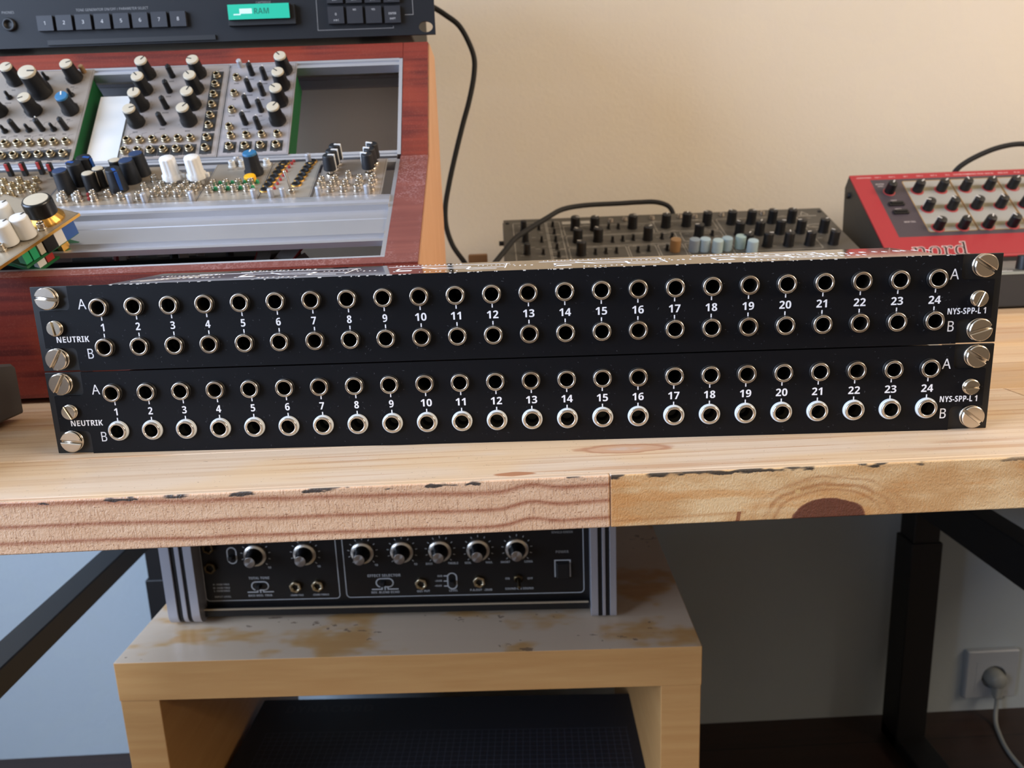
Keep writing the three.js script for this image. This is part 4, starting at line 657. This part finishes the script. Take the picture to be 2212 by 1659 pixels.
  const skirt = lathe([[11.6, 0], [11.6, 2.2], [11, 3.2], [8.6, 3.8]], 36), kb = flute(lathe([[8.4, 3.6], [8.2, 7], [6.2, 10], [5.9, 17], [5.3, 17.6]], 30), 10, 0.4, 10), cap = lathe([[5.4, 17.6], [5.2, 18.1], [0, 18.1]], 24);
  const silver = std(0xc9c5bc, 0.3, 1), brushed = std(0xbfbcb8, 0.35, 1, { anisotropy: 0.7 });
  for (const x of [-136.2, -86.2, -28.5, 10.9, 48.8, 86.7, 125]) { const b = mesh('knob', kb, M.blackGloss, t, x, 68.5, zp); mesh('skirt', skirt, silver, b); mesh('cap', cap, brushed, b); }
  const hex = lathe([[6.6, 0], [6.6, 3.6], [5.6, 4.2], [3.6, 4.4], [3.4, 0.4]], 6), hexB = lathe([[3.5, 0.6], [0, 0.6]].reverse(), 16), dkb = std(0x5b4d36, 0.35, 0.9);
  for (const [x, y, d] of [[-183, 56.4, 1], [-182.4, 78, 1], [-98.8, 33.7], [-76.4, 34.3], [28, 34], [86.1, 34.7]]) { const j = mesh('jack', hex, d ? dkb : M.brass, t, x, y, zp); j.rotation.z = 0.2; mesh('socket', hexB, M.black, j); }
  const slide = rbox(4.4, 4.4, 6, 0.6); for (const [x, y] of [[-160.3, 67], [-136.5, 34.6], [-10.5, 34.9], [59, 34.4]]) mesh('slide_switch', slide, M.blackSatin, t, x, y, zp + 2.8);
  const tg = mesh('toggle', merge([lathe([[5, 0], [5, 2.6], [3.4, 3]], 6), lathe([[1.5, 3], [1.9, 14], [1.4, 15], [0, 15]], 12)]), dkb, t, 125, 37, zp); tg.rotation.set(0.25, 0.1, 0);
  mesh('power_switch', rbox(12, 16, 6, 1), M.blackSatin, t, 169.6, 45.5, zp + 2.6);
  for (const x of [-160, 160]) for (const z of [-30, -120]) mesh('foot', box(16, 9, 16), M.rubber, t, x, 4.5, z);
}

/* ------------------------------------------------------------------ amplifier under the table */
{
  const t = thing('amplifier_case', 'black amplifier box with a gridded top standing under the side table', 'amplifier', -88, 0, 385); t.rotation.y = -2.95 * R;
  const map = ctex(1024, 620, (c, W, H) => {
    c.fillStyle = '#1b1d24'; c.fillRect(0, 0, W, H); c.strokeStyle = 'rgba(70,74,88,0.8)'; c.lineWidth = 1.4; const k = W / 474; for (let x = 24; x < 450; x += 8) { c.beginPath(); c.moveTo(x * k, 70 * k); c.lineTo(x * k, 276 * k); c.stroke(); } for (let y = 70; y < 280; y += 8) { c.beginPath(); c.moveTo(24 * k, y * k); c.lineTo(450 * k, y * k); c.stroke(); }
    c.fillStyle = '#2d2d31'; c.font = 'bold 44px sans-serif'; c.fillText('DYNACORD', 70, 62);
  });
  const b = std(0x16171b, 0.6); mesh('cabinet', box(474, 246, 262), [b, b, std(0xffffff, 0.55, 0, { map }), b, b, b], t, 0, 127, 0); for (const x of [-200, 200]) for (const z of [-100, 100]) mesh('foot', box(26, 4, 26), M.rubber, t, x, 2, z);
}

/* ------------------------------------------------------------------ socket and plug on the wall */
{
  const t = thing('wall_socket', 'white square wall socket above the dark floor', 'socket', 779, 73, 0), wm = std(0xa3abb2, 0.4);
  const s = new THREE.Shape(); s.moveTo(-43 * S, -39 * S); s.quadraticCurveTo(-43 * S, -43 * S, -39 * S, -43 * S); s.lineTo(39 * S, -43 * S); s.quadraticCurveTo(43 * S, -43 * S, 43 * S, -39 * S); s.lineTo(43 * S, 39 * S); s.quadraticCurveTo(43 * S, 43 * S, 39 * S, 43 * S); s.lineTo(-39 * S, 43 * S); s.quadraticCurveTo(-43 * S, 43 * S, -43 * S, 39 * S); s.closePath();
  const hole = new THREE.Path(); hole.absarc(3 * S, -4 * S, 20 * S, 0, 6.2832, true); s.holes.push(hole);
  mesh('cover_plate', extr(s, 8, 2), wm, t, 0, 0, 2); mesh('socket_well', lathe([[20, 8], [20, 0.5], [0, 0.5]].reverse(), 28), wm, t, 3, -4, 0);
  const inner = new THREE.Shape(); inner.moveTo(-27 * S, -27 * S); for (const [x, y] of [[27, -27], [27, 27], [-27, 27]]) inner.lineTo(x * S, y * S); inner.closePath(); const ih = new THREE.Path(); ih.absarc(3 * S, 0, 20.2 * S, 0, 6.2832, true); inner.holes.push(ih);
  mesh('insert', extr(inner, 1.6), wm, t, 0, -4, 10.8);
  const p = thing('power_plug', 'grey-white mains plug with hanging cord in the wall socket', 'plug', 782, 69, 0), gm = std(0x8f938f, 0.5);
  mesh('plug_body', merge([lathe([[15.5, 3], [15.5, 16], [14, 26], [9, 31], [0, 32]], 28), move(rbox(13, 26, 13, 3), 0, -17, 24)]), gm, p); mesh('cord', tube([[0, -26, 24], [0, -40, 26], [-3, -52, 30], [-8, -63, 40], [-16, -66, 60], [-30, -66.4, 110], [-30, -66.4, 220]], 3.2, 60), gm, p);
}

scene.traverse(o => { if (o.isMesh && o.material.emissiveIntensity !== 1.6) o.castShadow = o.receiveShadow = true; });
renderer.render(scene, camera);
